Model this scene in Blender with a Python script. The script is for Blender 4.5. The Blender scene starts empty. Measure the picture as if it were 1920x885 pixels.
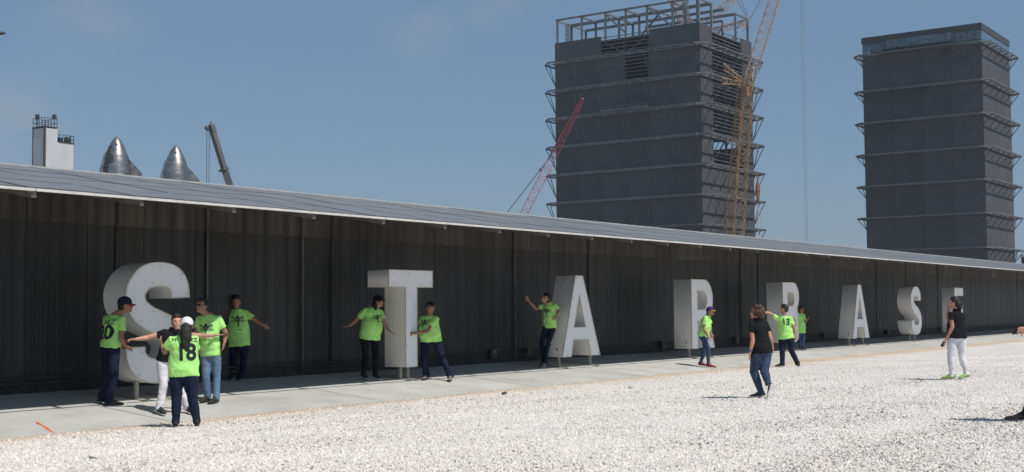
import bpy, bmesh, math, random
import numpy as np
from mathutils import Vector, Matrix, noise
from mathutils.bvhtree import BVHTree
random.seed(7); rng = np.random.default_rng(7)
R_ = math.radians
sc = bpy.context.scene
COL = sc.collection

# ------------------------------------------------------------------ camera
HC = 1.3; CD = 18.6875                       # camera height, distance to the wall plane (y = 0)
th, pi_, ro = R_(35.05), R_(3.287), R_(0.455)
CF = Vector((math.cos(th)*math.cos(pi_), math.sin(th)*math.cos(pi_), math.sin(pi_)))
_r = Vector((math.sin(th), -math.cos(th), 0)); _u = _r.cross(CF)
CR = math.cos(ro)*_r - math.sin(ro)*_u; CU = math.sin(ro)*_r + math.cos(ro)*_u
CAMP = Vector((0, -CD, HC))
cd = bpy.data.cameras.new('camera'); cam = bpy.data.objects.new('camera', cd); COL.objects.link(cam)
cam.matrix_world = Matrix(((CR.x, CU.x, -CF.x, CAMP.x), (CR.y, CU.y, -CF.y, CAMP.y), (CR.z, CU.z, -CF.z, CAMP.z), (0, 0, 0, 1)))
cd.sensor_width = 36; cd.lens = 2410/1920*36; cd.clip_start = .1; cd.clip_end = 9000
sc.camera = cam
FPX = 2410.

# ------------------------------------------------------------------ light
SH = Vector((.06, .68, -1)).normalized()     # direction in which sunlight travels
EL = math.asin(-SH.z)
w = bpy.data.worlds.new('World'); sc.world = w; w.use_nodes = True
nt = w.node_tree; bg = nt.nodes['Background']
sky = nt.nodes.new('ShaderNodeTexSky'); sky.sky_type = 'NISHITA'; sky.sun_disc = False
sky.sun_elevation = EL; sky.sun_rotation = math.atan2(-SH.x, -SH.y)
sky.air_density = 1.0; sky.dust_density = .6; sky.ozone_density = 2.5; sky.altitude = 0
hs = nt.nodes.new('ShaderNodeHueSaturation'); hs.inputs['Saturation'].default_value = .97; hs.inputs['Value'].default_value = 1.0
nt.links.new(sky.outputs[0], hs.inputs['Color'])
tc = nt.nodes.new('ShaderNodeTexCoord'); mp = nt.nodes.new('ShaderNodeMapping'); mp.inputs['Scale'].default_value = (1, 1, 2.2)
nz = nt.nodes.new('ShaderNodeTexNoise'); nz.inputs['Scale'].default_value = 9; nz.inputs['Detail'].default_value = 7; nz.inputs['Roughness'].default_value = .6
cr = nt.nodes.new('ShaderNodeValToRGB'); cr.color_ramp.elements[0].position = .40; cr.color_ramp.elements[1].position = .78
# soft cloud banks in the directions where they hang
prev = None
for cx_, cy_, wd_, am_ in ((30, 270, .085, .75), (170, 30, .075, .40), (780, 25, .06, .42), (930, -5, .045, .5), (150, 250, .05, .4), (-900, 150, .3, .7), (2700, 100, .25, .6), (960, -900, .4, .5)):
    dv_ = (CF*2410. + CR*(cx_-960) + CU*(442.5-cy_)).normalized()
    vd = nt.nodes.new('ShaderNodeVectorMath'); vd.operation = 'DISTANCE'; vd.inputs[1].default_value = dv_; nt.links.new(tc.outputs['Generated'], vd.inputs[0])
    mr_ = nt.nodes.new('ShaderNodeMapRange'); mr_.interpolation_type = 'SMOOTHERSTEP'; mr_.inputs['From Min'].default_value = wd_; mr_.inputs['From Max'].default_value = 0; mr_.inputs['To Max'].default_value = am_; nt.links.new(vd.outputs['Value'], mr_.inputs[0])
    if prev is None: prev = mr_.outputs[0]
    else:
        ad = nt.nodes.new('ShaderNodeMath'); ad.operation = 'MAXIMUM'; nt.links.new(prev, ad.inputs[0]); nt.links.new(mr_.outputs[0], ad.inputs[1]); prev = ad.outputs[0]
cm_w = nt.nodes.new('ShaderNodeMath'); cm_w.operation = 'MULTIPLY'
nt.links.new(cr.outputs[0], cm_w.inputs[0]); nt.links.new(prev, cm_w.inputs[1])
mx = nt.nodes.new('ShaderNodeMixRGB'); mx.inputs['Color2'].default_value = (4.3, 4.8, 5.4, 1)
nt.links.new(tc.outputs['Generated'], mp.inputs[0]); nt.links.new(mp.outputs[0], nz.inputs[0]); nt.links.new(nz.outputs[0], cr.inputs[0])
nt.links.new(cm_w.outputs[0], mx.inputs[0]); tn_ = nt.nodes.new('ShaderNodeMixRGB'); tn_.blend_type = 'MULTIPLY'; tn_.inputs[0].default_value = 1; tn_.inputs['Color2'].default_value = (.93, .955, 1.02, 1)
nt.links.new(hs.outputs[0], tn_.inputs['Color1'])
hz = nt.nodes.new('ShaderNodeMixRGB'); hz.inputs[0].default_value = .62; hz.inputs['Color2'].default_value = (1.95, 3.45, 5.2, 1)   # even summer haze over the whole sky
nt.links.new(tn_.outputs[0], hz.inputs['Color1']); nt.links.new(hz.outputs[0], mx.inputs['Color1']); nt.links.new(mx.outputs[0], bg.inputs['Color'])
bg.inputs['Strength'].default_value = .073
sl = bpy.data.lights.new('sun', 'SUN'); sl.energy = 3.4; sl.angle = R_(.5); sl.color = (1, .965, .91)
so = bpy.data.objects.new('sun', sl); COL.objects.link(so); so.rotation_euler = SH.to_track_quat('-Z', 'Y').to_euler()
sc.view_settings.view_transform = 'Standard'; sc.view_settings.look = 'None'; sc.view_settings.exposure = .14; sc.view_settings.gamma = 1
sc.cycles.max_bounces = 8; sc.cycles.diffuse_bounces = 5

# ------------------------------------------------------------------ helpers
def ray(px, py):
    return (CF*FPX + CR*(px-960) + CU*(442.5-py)).normalized()
def onY(px, py, y):
    r = ray(px, py); t = (y+CD)/r.y; return CAMP + r*t
def onX(px, py, x):
    r = ray(px, py); return CAMP + r*(x/r.x)
def atR(px, py, R):
    r = ray(px, py); return CAMP + r*(R/math.hypot(r.x, r.y))
def gz(d, X=20):                              # ground height at distance d in front of the wall
    if d < 0: return 0.
    if d < 3.37: return -.1*d
    return -.337 + .02*(min(d, 15)-3.37)
def onG(px, py):
    lo, hi = 0, CD-2
    for _ in range(50):
        m = (lo+hi)/2; P = onY(px, py, -m)
        if P.z < gz(m): lo = m
        else: hi = m
    return P

MATS = {}
def mat(name, col, rough=.7, metal=0, var=.12, scale=6, bump=0, bscale=40, spec=.5, detail=5, stretch=(1, 1, 1), col2=None, rnd=0, coat=0, trans=0):
    if name in MATS: return MATS[name]
    m = bpy.data.materials.new(name); m.use_nodes = True; n = m.node_tree.nodes; l = m.node_tree.links
    b = n['Principled BSDF']; b.inputs['Roughness'].default_value = rough; b.inputs['Metallic'].default_value = metal
    b.inputs['Specular IOR Level'].default_value = spec
    if coat: b.inputs['Coat Weight'].default_value = coat; b.inputs['Coat Roughness'].default_value = .15
    t = n.new('ShaderNodeTexCoord'); mpp = n.new('ShaderNodeMapping'); mpp.inputs['Scale'].default_value = stretch
    l.new(t.outputs['Object'], mpp.inputs[0])
    z = n.new('ShaderNodeTexNoise'); z.inputs['Scale'].default_value = scale; z.inputs['Detail'].default_value = detail; l.new(mpp.outputs[0], z.inputs[0])
    c2 = col2 or tuple(c*(1-var*2) for c in col)
    c1 = tuple(min(1, c*(1+var)) for c in col)
    rp = n.new('ShaderNodeValToRGB'); rp.color_ramp.elements[0].position = .32; rp.color_ramp.elements[1].position = .68
    rp.color_ramp.elements[0].color = (*c2, 1); rp.color_ramp.elements[1].color = (*c1, 1); l.new(z.outputs[0], rp.inputs[0])
    out = rp.outputs[0]
    if rnd:
        oi = n.new('ShaderNodeObjectInfo'); mr = n.new('ShaderNodeMapRange'); mr.inputs['To Min'].default_value = 1-rnd; mr.inputs['To Max'].default_value = 1+rnd
        l.new(oi.outputs['Random'], mr.inputs[0]); h = n.new('ShaderNodeHueSaturation'); l.new(mr.outputs[0], h.inputs['Value']); l.new(out, h.inputs['Color']); out = h.outputs[0]
    l.new(out, b.inputs['Base Color'])
    if bump:
        z2 = n.new('ShaderNodeTexNoise'); z2.inputs['Scale'].default_value = bscale; z2.inputs['Detail'].default_value = 4; l.new(mpp.outputs[0], z2.inputs[0])
        bp = n.new('ShaderNodeBump'); bp.inputs['Strength'].default_value = bump; bp.inputs['Distance'].default_value = .02
        l.new(z2.outputs[0], bp.inputs['Height']); l.new(bp.outputs[0], b.inputs['Normal'])
    MATS[name] = m; return m

def tag(o, label=None, cat=None, group=None, kind=None):
    for k, v in (('label', label), ('category', cat), ('group', group), ('kind', kind)):
        if v: o[k] = v
    return o
def empty(name, loc=(0, 0, 0)):
    o = bpy.data.objects.new(name, None); o.empty_display_size = .2; o.location = loc; COL.objects.link(o); return o
def link(name, me, parent=None):
    o = bpy.data.objects.new(name, me); COL.objects.link(o)
    if parent: o.parent = parent; o.matrix_parent_inverse = Matrix.Translation(-wloc(parent))
    return o
def wloc(o):
    v = Vector(o.location)
    p = o.parent
    while p:
        if o.type != 'MESH': v += Vector(p.location)
        p = p.parent
    return v
class MB:
    def __init__(s): s.v = []; s.f = []; s.mi = []; s.cur = 0
    def add(s, vs, fs):
        k = len(s.v); s.v += [tuple(x) for x in vs]; s.f += [tuple(i+k for i in f) for f in fs]; s.mi += [s.cur]*len(fs)
    def box(s, a, b):
        x0, y0, z0 = a; x1, y1, z1 = b
        s.add([(x0, y0, z0), (x1, y0, z0), (x1, y1, z0), (x0, y1, z0), (x0, y0, z1), (x1, y0, z1), (x1, y1, z1), (x0, y1, z1)],
              [(0, 3, 2, 1), (4, 5, 6, 7), (0, 1, 5, 4), (1, 2, 6, 5), (2, 3, 7, 6), (3, 0, 4, 7)])
    def tube(s, p0, p1, r0, r1=None, n=6):
        s.loft([p0, p1], [(r0, r0), (r1 or r0, r1 or r0)], n=n)
    def loft(s, pts, rad, side=None, n=12, power=1.0):
        pts = [Vector(p) for p in pts]; k0 = len(s.v); N = len(pts); vs = []; fs = []
        prev = None
        for i, p in enumerate(pts):
            t = (pts[min(i+1, N-1)]-pts[max(i-1, 0)])
            if t.length < 1e-9: t = Vector((0, 0, 1))
            t.normalize()
            sd = side[i] if isinstance(side, list) else side
            if sd is None: sd = prev if prev is not None else (Vector((1, 0, 0)) if abs(t.x) < .9 else Vector((0, 1, 0)))
            sd = Vector(sd); sd = (sd - t*sd.dot(t)).normalized(); prev = sd; fr = t.cross(sd)
            a, b = rad[i] if isinstance(rad[i], tuple) else (rad[i], rad[i])
            for j in range(n):
                q = 2*math.pi*j/n; c, d = math.cos(q), math.sin(q)
                if power != 1: c = math.copysign(abs(c)**power, c); d = math.copysign(abs(d)**power, d)
                vs.append(p + sd*(a*c) + fr*(b*d))
        for i in range(N-1):
            for j in range(n):
                fs.append((i*n+j, i*n+(j+1) % n, (i+1)*n+(j+1) % n, (i+1)*n+j))
        fs.append(tuple(reversed(range(n)))); fs.append(tuple((N-1)*n+j for j in range(n)))
        s.add(vs, fs)
    def bar(s, p0, p1, w_, h_=None, up=(0, 0, 1)):  # square bar
        h_ = h_ or w_; p0 = Vector(p0); p1 = Vector(p1); t = (p1-p0).normalized(); up = Vector(up)
        if abs(t.dot(up)) > .95: up = Vector((1, 0, 0))
        a = t.cross(up).normalized(); b = a.cross(t)
        vs = [p+a*(i*w_/2)+b*(j*h_/2) for p in (p0, p1) for i, j in ((-1, -1), (1, -1), (1, 1), (-1, 1))]
        s.add(vs, [(3, 2, 1, 0), (4, 5, 6, 7), (0, 1, 5, 4), (1, 2, 6, 5), (2, 3, 7, 6), (3, 0, 4, 7)])
    def ell(s, c, r, ax=None, n=14, m=9):
        ax = ax or (Vector((1, 0, 0)), Vector((0, 1, 0)), Vector((0, 0, 1))); c = Vector(c); vs = [c+ax[2]*r[2]]; fs = []
        for i in range(1, m):
            a = math.pi*i/m
            for j in range(n):
                q = 2*math.pi*j/n
                vs.append(c+ax[0]*(r[0]*math.sin(a)*math.cos(q))+ax[1]*(r[1]*math.sin(a)*math.sin(q))+ax[2]*(r[2]*math.cos(a)))
        vs.append(c-ax[2]*r[2])
        for j in range(n): fs.append((0, 1+j, 1+(j+1) % n)); fs.append((len(vs)-1, 1+(m-2)*n+(j+1) % n, 1+(m-2)*n+j))
        for i in range(m-2):
            for j in range(n): fs.append((1+i*n+j, 1+(i+1)*n+j, 1+(i+1)*n+(j+1) % n, 1+i*n+(j+1) % n))
        s.add(vs, fs)
    def mesh(s, name, m, smooth=False):
        me = bpy.data.meshes.new(name); me.from_pydata(s.v, [], s.f)
        for x in (m if isinstance(m, (list, tuple)) else [m]): me.materials.append(x)
        me.polygons.foreach_set('material_index', s.mi)
        if smooth: me.polygons.foreach_set('use_smooth', [True]*len(me.polygons))
        me.update(); return me
    def build(s, name, m, parent=None, smooth=False):
        return link(name, s.mesh(name, m, smooth), parent)
def fixn(me):
    b = bmesh.new(); b.from_mesh(me); bmesh.ops.recalc_face_normals(b, faces=b.faces); b.to_mesh(me); b.free(); return me
def remesh(mb, name, m, vox, it=3, parent=None, disp=None):
    me = mb.mesh(name, m); fixn(me)
    o = bpy.data.objects.new('tmp', me); COL.objects.link(o)
    md = o.modifiers.new('r', 'REMESH'); md.mode = 'VOXEL'; md.voxel_size = vox
    if it: ms = o.modifiers.new('s', 'SMOOTH'); ms.iterations = it; ms.factor = .5
    dg = bpy.context.evaluated_depsgraph_get(); me2 = bpy.data.meshes.new_from_object(o.evaluated_get(dg))
    bpy.data.objects.remove(o); bpy.data.meshes.remove(me)
    me2.name = name
    if not me2.materials: me2.materials.append(m)
    if disp:
        nrm = [v.normal.copy() for v in me2.vertices]
        for v, nn in zip(me2.vertices, nrm): v.co += nn*disp(v.co)
    me2.polygons.foreach_set('use_smooth', [True]*len(me2.polygons)); me2.update()
    return link(name, me2, parent)

# ------------------------------------------------------------------ materials of the setting
def gravel_mat():
    m = bpy.data.materials.new('gravel'); m.use_nodes = True; n = m.node_tree.nodes; l = m.node_tree.links; b = n['Principled BSDF']; b.inputs['Roughness'].default_value = .9
    b.inputs['Specular IOR Level'].default_value = .2
    g = n.new('ShaderNodeNewGeometry')
    v = n.new('ShaderNodeTexVoronoi'); v.inputs['Scale'].default_value = 34; l.new(g.outputs['Position'], v.inputs['Vector'])
    bw = n.new('ShaderNodeSeparateColor'); l.new(v.outputs['Color'], bw.inputs[0])
    rp = n.new('ShaderNodeValToRGB'); e = rp.color_ramp.elements
    e[0].position = 0; e[0].color = (.44, .40, .36, 1); e[1].position = 1; e[1].color = (.82, .765, .70, 1)
    x = e.new(.18); x.color = (.62, .575, .53, 1); x = e.new(.45); x.color = (.75, .69, .63, 1)
    l.new(bw.outputs[0], rp.inputs[0])
    # broad patches of finer, greyer stone
    nz = n.new('ShaderNodeTexNoise'); nz.inputs['Scale'].default_value = .55; nz.inputs['Detail'].default_value = 6; l.new(g.outputs['Position'], nz.inputs[0])
    mr = n.new('ShaderNodeMapRange'); mr.inputs['From Min'].default_value = .3; mr.inputs['From Max'].default_value = .7; mr.inputs['To Min'].default_value = .86; mr.inputs['To Max'].default_value = 1.08; l.new(nz.outputs[0], mr.inputs[0])
    h = n.new('ShaderNodeHueSaturation'); l.new(mr.outputs[0], h.inputs['Value']); l.new(rp.outputs[0], h.inputs['Color'])
    # tan fines near the slab edge
    sp = n.new('ShaderNodeSeparateXYZ'); l.new(g.outputs['Position'], sp.inputs[0])
    nz2 = n.new('ShaderNodeTexNoise'); nz2.inputs['Scale'].default_value = 1.3; nz2.inputs['Detail'].default_value = 5; l.new(g.outputs['Position'], nz2.inputs[0])
    ma = n.new('ShaderNodeMath'); ma.operation = 'MULTIPLY_ADD'; ma.inputs[1].default_value = 1.1; l.new(nz2.outputs[0], ma.inputs[0]); l.new(sp.outputs['Y'], ma.inputs[2])
    mr2 = n.new('ShaderNodeMapRange'); mr2.inputs['From Min'].default_value = -4.0; mr2.inputs['From Max'].default_value = -3.0; l.new(ma.outputs[0], mr2.inputs[0])
    mx = n.new('ShaderNodeMixRGB'); mx.blend_type = 'MULTIPLY'; mx.inputs['Color2'].default_value = (.86, .74, .60, 1); l.new(mr2.outputs[0], mx.inputs[0]); l.new(h.outputs[0], mx.inputs['Color1'])
    l.new(mx.outputs[0], b.inputs['Base Color'])
    bp = n.new('ShaderNodeBump'); bp.inputs['Strength'].default_value = .4; bp.inputs['Distance'].default_value = .016; bp.invert = True
    l.new(v.outputs['Distance'], bp.inputs['Height']); l.new(bp.outputs[0], b.inputs['Normal'])
    return m
def stone_mat():
    m = bpy.data.materials.new('gravel_stone'); m.use_nodes = True; n = m.node_tree.nodes; l = m.node_tree.links; b = n['Principled BSDF']; b.inputs['Roughness'].default_value = .85
    b.inputs['Specular IOR Level'].default_value = .25
    a = n.new('ShaderNodeAttribute'); a.attribute_type = 'INSTANCER'; a.attribute_name = 'shade'
    rp = n.new('ShaderNodeValToRGB'); e = rp.color_ramp.elements
    e[0].position = 0; e[0].color = (.34, .31, .28, 1); e[1].position = 1; e[1].color = (.86, .805, .745, 1)
    x = e.new(.07); x.color = (.50, .46, .42, 1); x = e.new(.25); x.color = (.74, .675, .61, 1); x = e.new(.8); x.color = (.81, .75, .69, 1)
    l.new(a.outputs['Fac'], rp.inputs[0])
    a2 = n.new('ShaderNodeAttribute'); a2.attribute_type = 'INSTANCER'; a2.attribute_name = 'tan'
    mx = n.new('ShaderNodeMixRGB'); mx.blend_type = 'MULTIPLY'; mx.inputs['Color2'].default_value = (.88, .76, .61, 1)
    l.new(a2.outputs['Fac'], mx.inputs[0]); l.new(rp.outputs[0], mx.inputs['Color1']); l.new(mx.outputs[0], b.inputs['Base Color'])
    return m
def edge_d(X):                                # where the gravel starts to cover the slab
    base = 3.58 - .5*min(1, max(0, (X-11)/32))
    return base + .07*noise.noise((X*.9, 1.3, 0)) + .035*noise.noise((X*4.1, 7.3, 0))

# ground sheet to the horizon (behind and around), gravel apron in front
g = MB(); g.add([(-3500, -3500, -.5), (3500, -3500, -.5), (3500, 3500, -.5), (-3500, 3500, -.5)], [(0, 1, 2, 3)])
tag(g.build('ground', mat('dry_ground', (.28, .26, .21), .95, scale=.02, var=.15)), kind='structure')
gm = gravel_mat()
g = MB(); xs = np.concatenate([np.arange(-30, 90, .3), np.arange(90, 260, 4)]); rows = 64
for i, X in enumerate(xs):
    e0 = edge_d(X)
    for k in range(rows+1):
        t = k/rows; d = e0 + (45-e0)*t**2.4
        z = gz(d) + .014*noise.noise((X*.8, d*.8, 0)) + .02*noise.noise((X*.22, d*.5, 3))*min(1, (d-e0)/1.5)
        z += .012*min(1, (d-e0)/.1) if d < 5 else .012
        if k == 0: z -= .03
        g.v.append((X, -d, z))
n_ = rows+1
for i in range(len(xs)-1):
    for k in range(rows): g.f.append((i*n_+k, i*n_+k+1, (i+1)*n_+k+1, (i+1)*n_+k)); g.mi.append(0)
tag(g.build('gravel_yard', gm, smooth=True), kind='structure')

# scattered stones (one object of stuff, instances)
def scatter():
    N = 360000
    px = rng.uniform(-160, 2080, N)
    Z = 9.5 + 34*rng.random(N)**1.55        # view distance
    pts = []; sc_ = []; sh = []; tn = []
    fx, fy = math.cos(th), math.sin(th)
    L = (px-960)/FPX*Z
    X = fx*Z + math.sin(th)*L; Y = -CD + fy*Z - math.cos(th)*L
    s0 = rng.lognormal(math.log(.0095), .38, N); s0 = np.clip(s0, .006, .030); hue = rng.random(N)
    jit = rng.random(N); rk = rng.random(N)
    for i in range(N):
        d = -Y[i]; x = X[i]; e0 = edge_d(x)
        if d < e0 - .05 - (.5*(jit[i]-.93)/.07 if jit[i] > .93 else 0) - .04 or d > 19 or (Z[i] > 25 and rk[i] < (Z[i]-25)/18.): continue
        near = d < e0+.80*(1-hue[i]**2)+.40*noise.noise((x*.5, 4, 2))
        s = s0[i]*(.62 if near else 1)
        if d < e0: s *= .7
        z = gz(d) + .014*noise.noise((x*.8, d*.8, 0)) + .02*noise.noise((x*.22, d*.5, 3))*min(1, max(0, (d-e0)/1.5)) + .010 + s*.05
        pts.append((x, Y[i], z)); sc_.append(s)
        p = noise.noise((x*.5, d*.9, 8))*.2 + noise.noise((x*.10, d*1.3, 5))*.28; sh.append(min(1, max(0, hue[i]+p))); tn.append((.9 if hue[i] < .85 else .4) if near else (.25 if hue[i] > .93 else 0.))
    me = bpy.data.meshes.new('gravel_stones'); me.from_pydata(pts, [], [])
    for nm, arr in (('sz', sc_), ('shade', sh), ('tan', tn)):
        a = me.attributes.new(nm, 'FLOAT', 'POINT'); a.data.foreach_set('value', arr)
    o = link('gravel_stones', me); tag(o, 'loose white and grey crushed stones scattered over the yard', 'gravel', kind='stuff')
    ng = bpy.data.node_groups.new('stones', 'GeometryNodeTree')
    ng.interface.new_socket('Geometry', in_out='INPUT', socket_type='NodeSocketGeometry'); ng.interface.new_socket('Geometry', in_out='OUTPUT', socket_type='NodeSocketGeometry')
    N_ = ng.nodes; Lk = ng.links
    gi = N_.new('NodeGroupInput'); go = N_.new('NodeGroupOutput')
    ic = N_.new('GeometryNodeMeshIcoSphere'); ic.inputs['Subdivisions'].default_value = 1; ic.inputs['Radius'].default_value = 1
    tr = N_.new('GeometryNodeTransform'); tr.inputs['Scale'].default_value = (1.25, .95, .52); Lk.new(ic.outputs[0], tr.inputs[0])
    sp = N_.new('GeometryNodeSetPosition'); nz = N_.new('ShaderNodeTexNoise'); nz.inputs['Scale'].default_value = 1.1
    vm = N_.new('ShaderNodeVectorMath'); vm.operation = 'SUBTRACT'; vm.inputs[1].default_value = (.5, .5, .5)
    Lk.new(nz.outputs['Color'], vm.inputs[0]); Lk.new(tr.outputs[0], sp.inputs[0]); Lk.new(vm.outputs[0], sp.inputs['Offset'])
    sm = N_.new('GeometryNodeSetMaterial'); sm.inputs['Material'].default_value = stone_mat(); Lk.new(sp.outputs[0], sm.inputs[0])
    ip = N_.new('GeometryNodeInstanceOnPoints'); Lk.new(gi.outputs[0], ip.inputs['Points']); Lk.new(sm.outputs[0], ip.inputs['Instance'])
    at = N_.new('GeometryNodeInputNamedAttribute'); at.data_type = 'FLOAT'; at.inputs['Name'].default_value = 'sz'
    rv = N_.new('FunctionNodeRandomValue'); rv.data_type = 'FLOAT_VECTOR'; rv.inputs[1].default_value = (6.28, 6.28, 6.28)
    Lk.new(rv.outputs[0], ip.inputs['Rotation']); Lk.new(at.outputs[0], ip.inputs['Scale']); Lk.new(ip.outputs[0], go.inputs[0])
    md = o.modifiers.new('stones', 'NODES'); md.node_group = ng
scatter()

# concrete apron: one slab piece per pour, with open joints
def concrete_mat():
    m = mat('concrete', (.55, .54, .505), .85, var=.05, scale=.9, bump=.12, bscale=60, spec=.3, rnd=.035)
    n = m.node_tree.nodes; l = m.node_tree.links; b = n['Principled BSDF']; src = b.inputs['Base Color'].links[0].from_socket
    g_ = n.new('ShaderNodeNewGeometry'); z = n.new('ShaderNodeTexNoise'); z.inputs['Scale'].default_value = 1.7; z.inputs['Detail'].default_value = 8; z.inputs['Roughness'].default_value = .7
    l.new(g_.outputs['Position'], z.inputs[0]); r = n.new('ShaderNodeValToRGB'); r.color_ramp.elements[0].position = .3; r.color_ramp.elements[0].color = (.80, .77, .72, 1); r.color_ramp.elements[1].position = .55; r.color_ramp.elements[1].color = (1, 1, 1, 1)
    l.new(z.outputs[0], r.inputs[0]); mx = n.new('ShaderNodeMixRGB'); mx.blend_type = 'MULTIPLY'; mx.inputs[0].default_value = .8; l.new(src, mx.inputs['Color1']); l.new(r.outputs[0], mx.inputs['Color2']); l.new(mx.outputs[0], b.inputs['Base Color'])
    return m
cm = concrete_mat()
apron = empty('pavement', (12, 0, 0)); tag(apron, kind='structure')
SP = 4.85; X0 = 12.95 - 4*SP
for k in range(26):
    a = X0+k*SP+.012; b = X0+(k+1)*SP-.012
    s = MB(); s.add([(a, .3, -.25), (b, .3, -.25), (b, -3.9, -.6), (a, -3.9, -.6), (a, .3, .03-.03), (b, .3, 0), (b, 0, 0), (a, 0, 0), (b, -3.9, -.39), (a, -3.9, -.39)],
                    [(0, 3, 2, 1), (4, 5, 6, 7), (7, 6, 8, 9), (3, 9, 8, 2), (0, 4, 7, 9, 3), (1, 2, 8, 6, 5), (0, 1, 5, 4)])
    s.build('concrete_slab', cm, apron)
s = MB(); s.box((X0, -3.85, -.62), (X0+26*SP, .25, -.57)); s.add([(X0, .2, -.03), (X0, -3.8, -.43), (X0+26*SP, -3.8, -.43), (X0+26*SP, .2, -.03)], [(0, 1, 2, 3)])
s.build('joint_bed', mat('joint_dirt', (.10, .095, .085), .95), apron)
# orange survey paint stroke on the slab
p0, p1 = onG(68, 791), onG(102, 812); mk = MB(); N = 7; t = (p1-p0).normalized(); sd = t.cross(Vector((0, 0, 1))).normalized()
for i in range(N):
    c = p0.lerp(p1, i/(N-1)); wd = .022+.010*math.sin(i*2.3)
    if i in (0, N-1): wd = .008
    for q in (-1, 1):
        v_ = c+sd*(wd*q)+sd*.01*math.sin(i*1.7); mk.v.append((v_.x, v_.y, gz(-v_.y)+.004))
for i in range(N-1): mk.f.append((2*i, 2*i+1, 2*i+3, 2*i+2)); mk.mi.append(0)
tag(mk.build('paint_mark', mat('orange_paint', (.85, .17, .10), .8)), 'short red orange spray paint stroke on the sunny pavement', 'paint mark')

# ------------------------------------------------------------------ the long dark wall
def streak_mat(name, c1, c2, rough, rnd):
    m = mat(name, c1, rough, var=.2, scale=1.0, stretch=(5.5, 5.5, .28), col2=c2, rnd=rnd, spec=.45, detail=8)
    # object coords are per panel, so use world position
    n = m.node_tree.nodes; l = m.node_tree.links; g_ = n.new('ShaderNodeNewGeometry')
    mpn = [x for x in n if x.type == 'MAPPING'][0]; l.new(g_.outputs['Position'], mpn.inputs[0])
    b = n['Principled BSDF']; src = b.inputs['Base Color'].links[0].from_socket
    z = n.new('ShaderNodeTexNoise'); z.inputs['Scale'].default_value = .45; z.inputs['Detail'].default_value = 5; l.new(g_.outputs['Position'], z.inputs[0])
    mr = n.new('ShaderNodeMapRange'); mr.inputs['From Min'].default_value = .3; mr.inputs['From Max'].default_value = .7; mr.inputs['To Min'].default_value = .7; mr.inputs['To Max'].default_value = 1.3; l.new(z.outputs[0], mr.inputs[0])
    h = n.new('ShaderNodeHueSaturation'); l.new(mr.outputs[0], h.inputs['Value']); l.new(src, h.inputs['Color']); l.new(h.outputs[0], b.inputs['Base Color'])
    z3 = n.new('ShaderNodeTexNoise'); z3.inputs['Scale'].default_value = 2; z3.inputs['Detail'].default_value = 5; l.new(mpn.outputs[0], z3.inputs[0])
    mr3 = n.new('ShaderNodeMapRange'); mr3.inputs['To Min'].default_value = rough-.12; mr3.inputs['To Max'].default_value = rough+.15; l.new(z3.outputs[0], mr3.inputs[0]); l.new(mr3.outputs[0], b.inputs['Roughness'])
    return m
wm = streak_mat('dark_steel', (.034, .031, .028), (.010, .011, .013), .5, .2)
wm2 = streak_mat('weathered_steel', (.078, .064, .050), (.026, .024, .022), .55, .22)
pm = mat('post_steel', (.11, .10, .085), .6, var=.25, scale=3)
PW = 1.2; WX0 = 1.9; NP = 93
def corr(z0, z1, dep):
    s = MB(); prof = [(0, 0)]; a = .05
    while a < PW-.1:
        q = random.uniform(.05, .26); d_ = dep*random.uniform(.25, 1.3)
        prof += [(a, 0), (a+.012, d_), (min(a+q*.5, PW-.03), d_), (min(a+q*.5+.012, PW-.02), 0)]; a += q
    prof.append((PW, 0)); prof = [(x*(PW-.012)/PW+.006, y) for x, y in prof]
    for x, y in prof: s.v += [(x, y, z0), (x, y, z1)]
    for i in range(len(prof)-1): s.f.append((2*i, 2*i+2, 2*i+3, 2*i+1)); s.mi.append(0)
    k = len(s.v); s.box((.006, dep+.01, z0), (PW-.006, dep+.02, z1))
    return s
lower = [corr(.10, 2.83, .006).mesh('wall_panel', wm) for _ in range(7)]; upper = [corr(2.833, 3.33, .004).mesh('upper_panel', wm2) for _ in range(5)]
wall = empty('corrugated_wall', (30, 0, 0)); tag(wall, 'long dark corrugated steel wall with streaky weathered upper band behind the letters', 'wall')
for k in range(NP):
    x = WX0+k*PW
    for nm, me, yy in (('wall_panel', lower, 0), ('upper_panel', upper, -.012)):
        o = link(nm, random.choice(me), wall); o.matrix_parent_inverse = Matrix.Identity(4); o.location = (x-30, yy + random.uniform(-.003, .003), 0)
for X in (8.2, 16.56, 19.10, 26.7, 40.1, 57.4, 62.1, 84):
    s = MB(); s.box((X-.022, -.045, .1), (X+.022, -.022, 3.33)); s.build('cover_strip', pm, wall)
for X in (14.5, 20.0, 30.3, 41.5, 53.53, 66.0, 77, 90):
    s = MB(); s.box((X-.03, -.030, .1), (X+.03, -.022, 3.33)); s.build('door_post', mat('black_steel', (.016, .016, .018), .5, var=.2), wall)
s = MB(); s.box((WX0, -.03, -.05), (WX0+NP*PW, .12, .10)); s.build('sill', mat('sill_steel', (.03, .03, .03), .7, var=.3), wall)
s = MB(); s.box((WX0, .06, -.2), (WX0+NP*PW, .16, 3.34)); s.build('backing', mat('backing', (.02, .02, .02), .9), wall)
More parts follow.
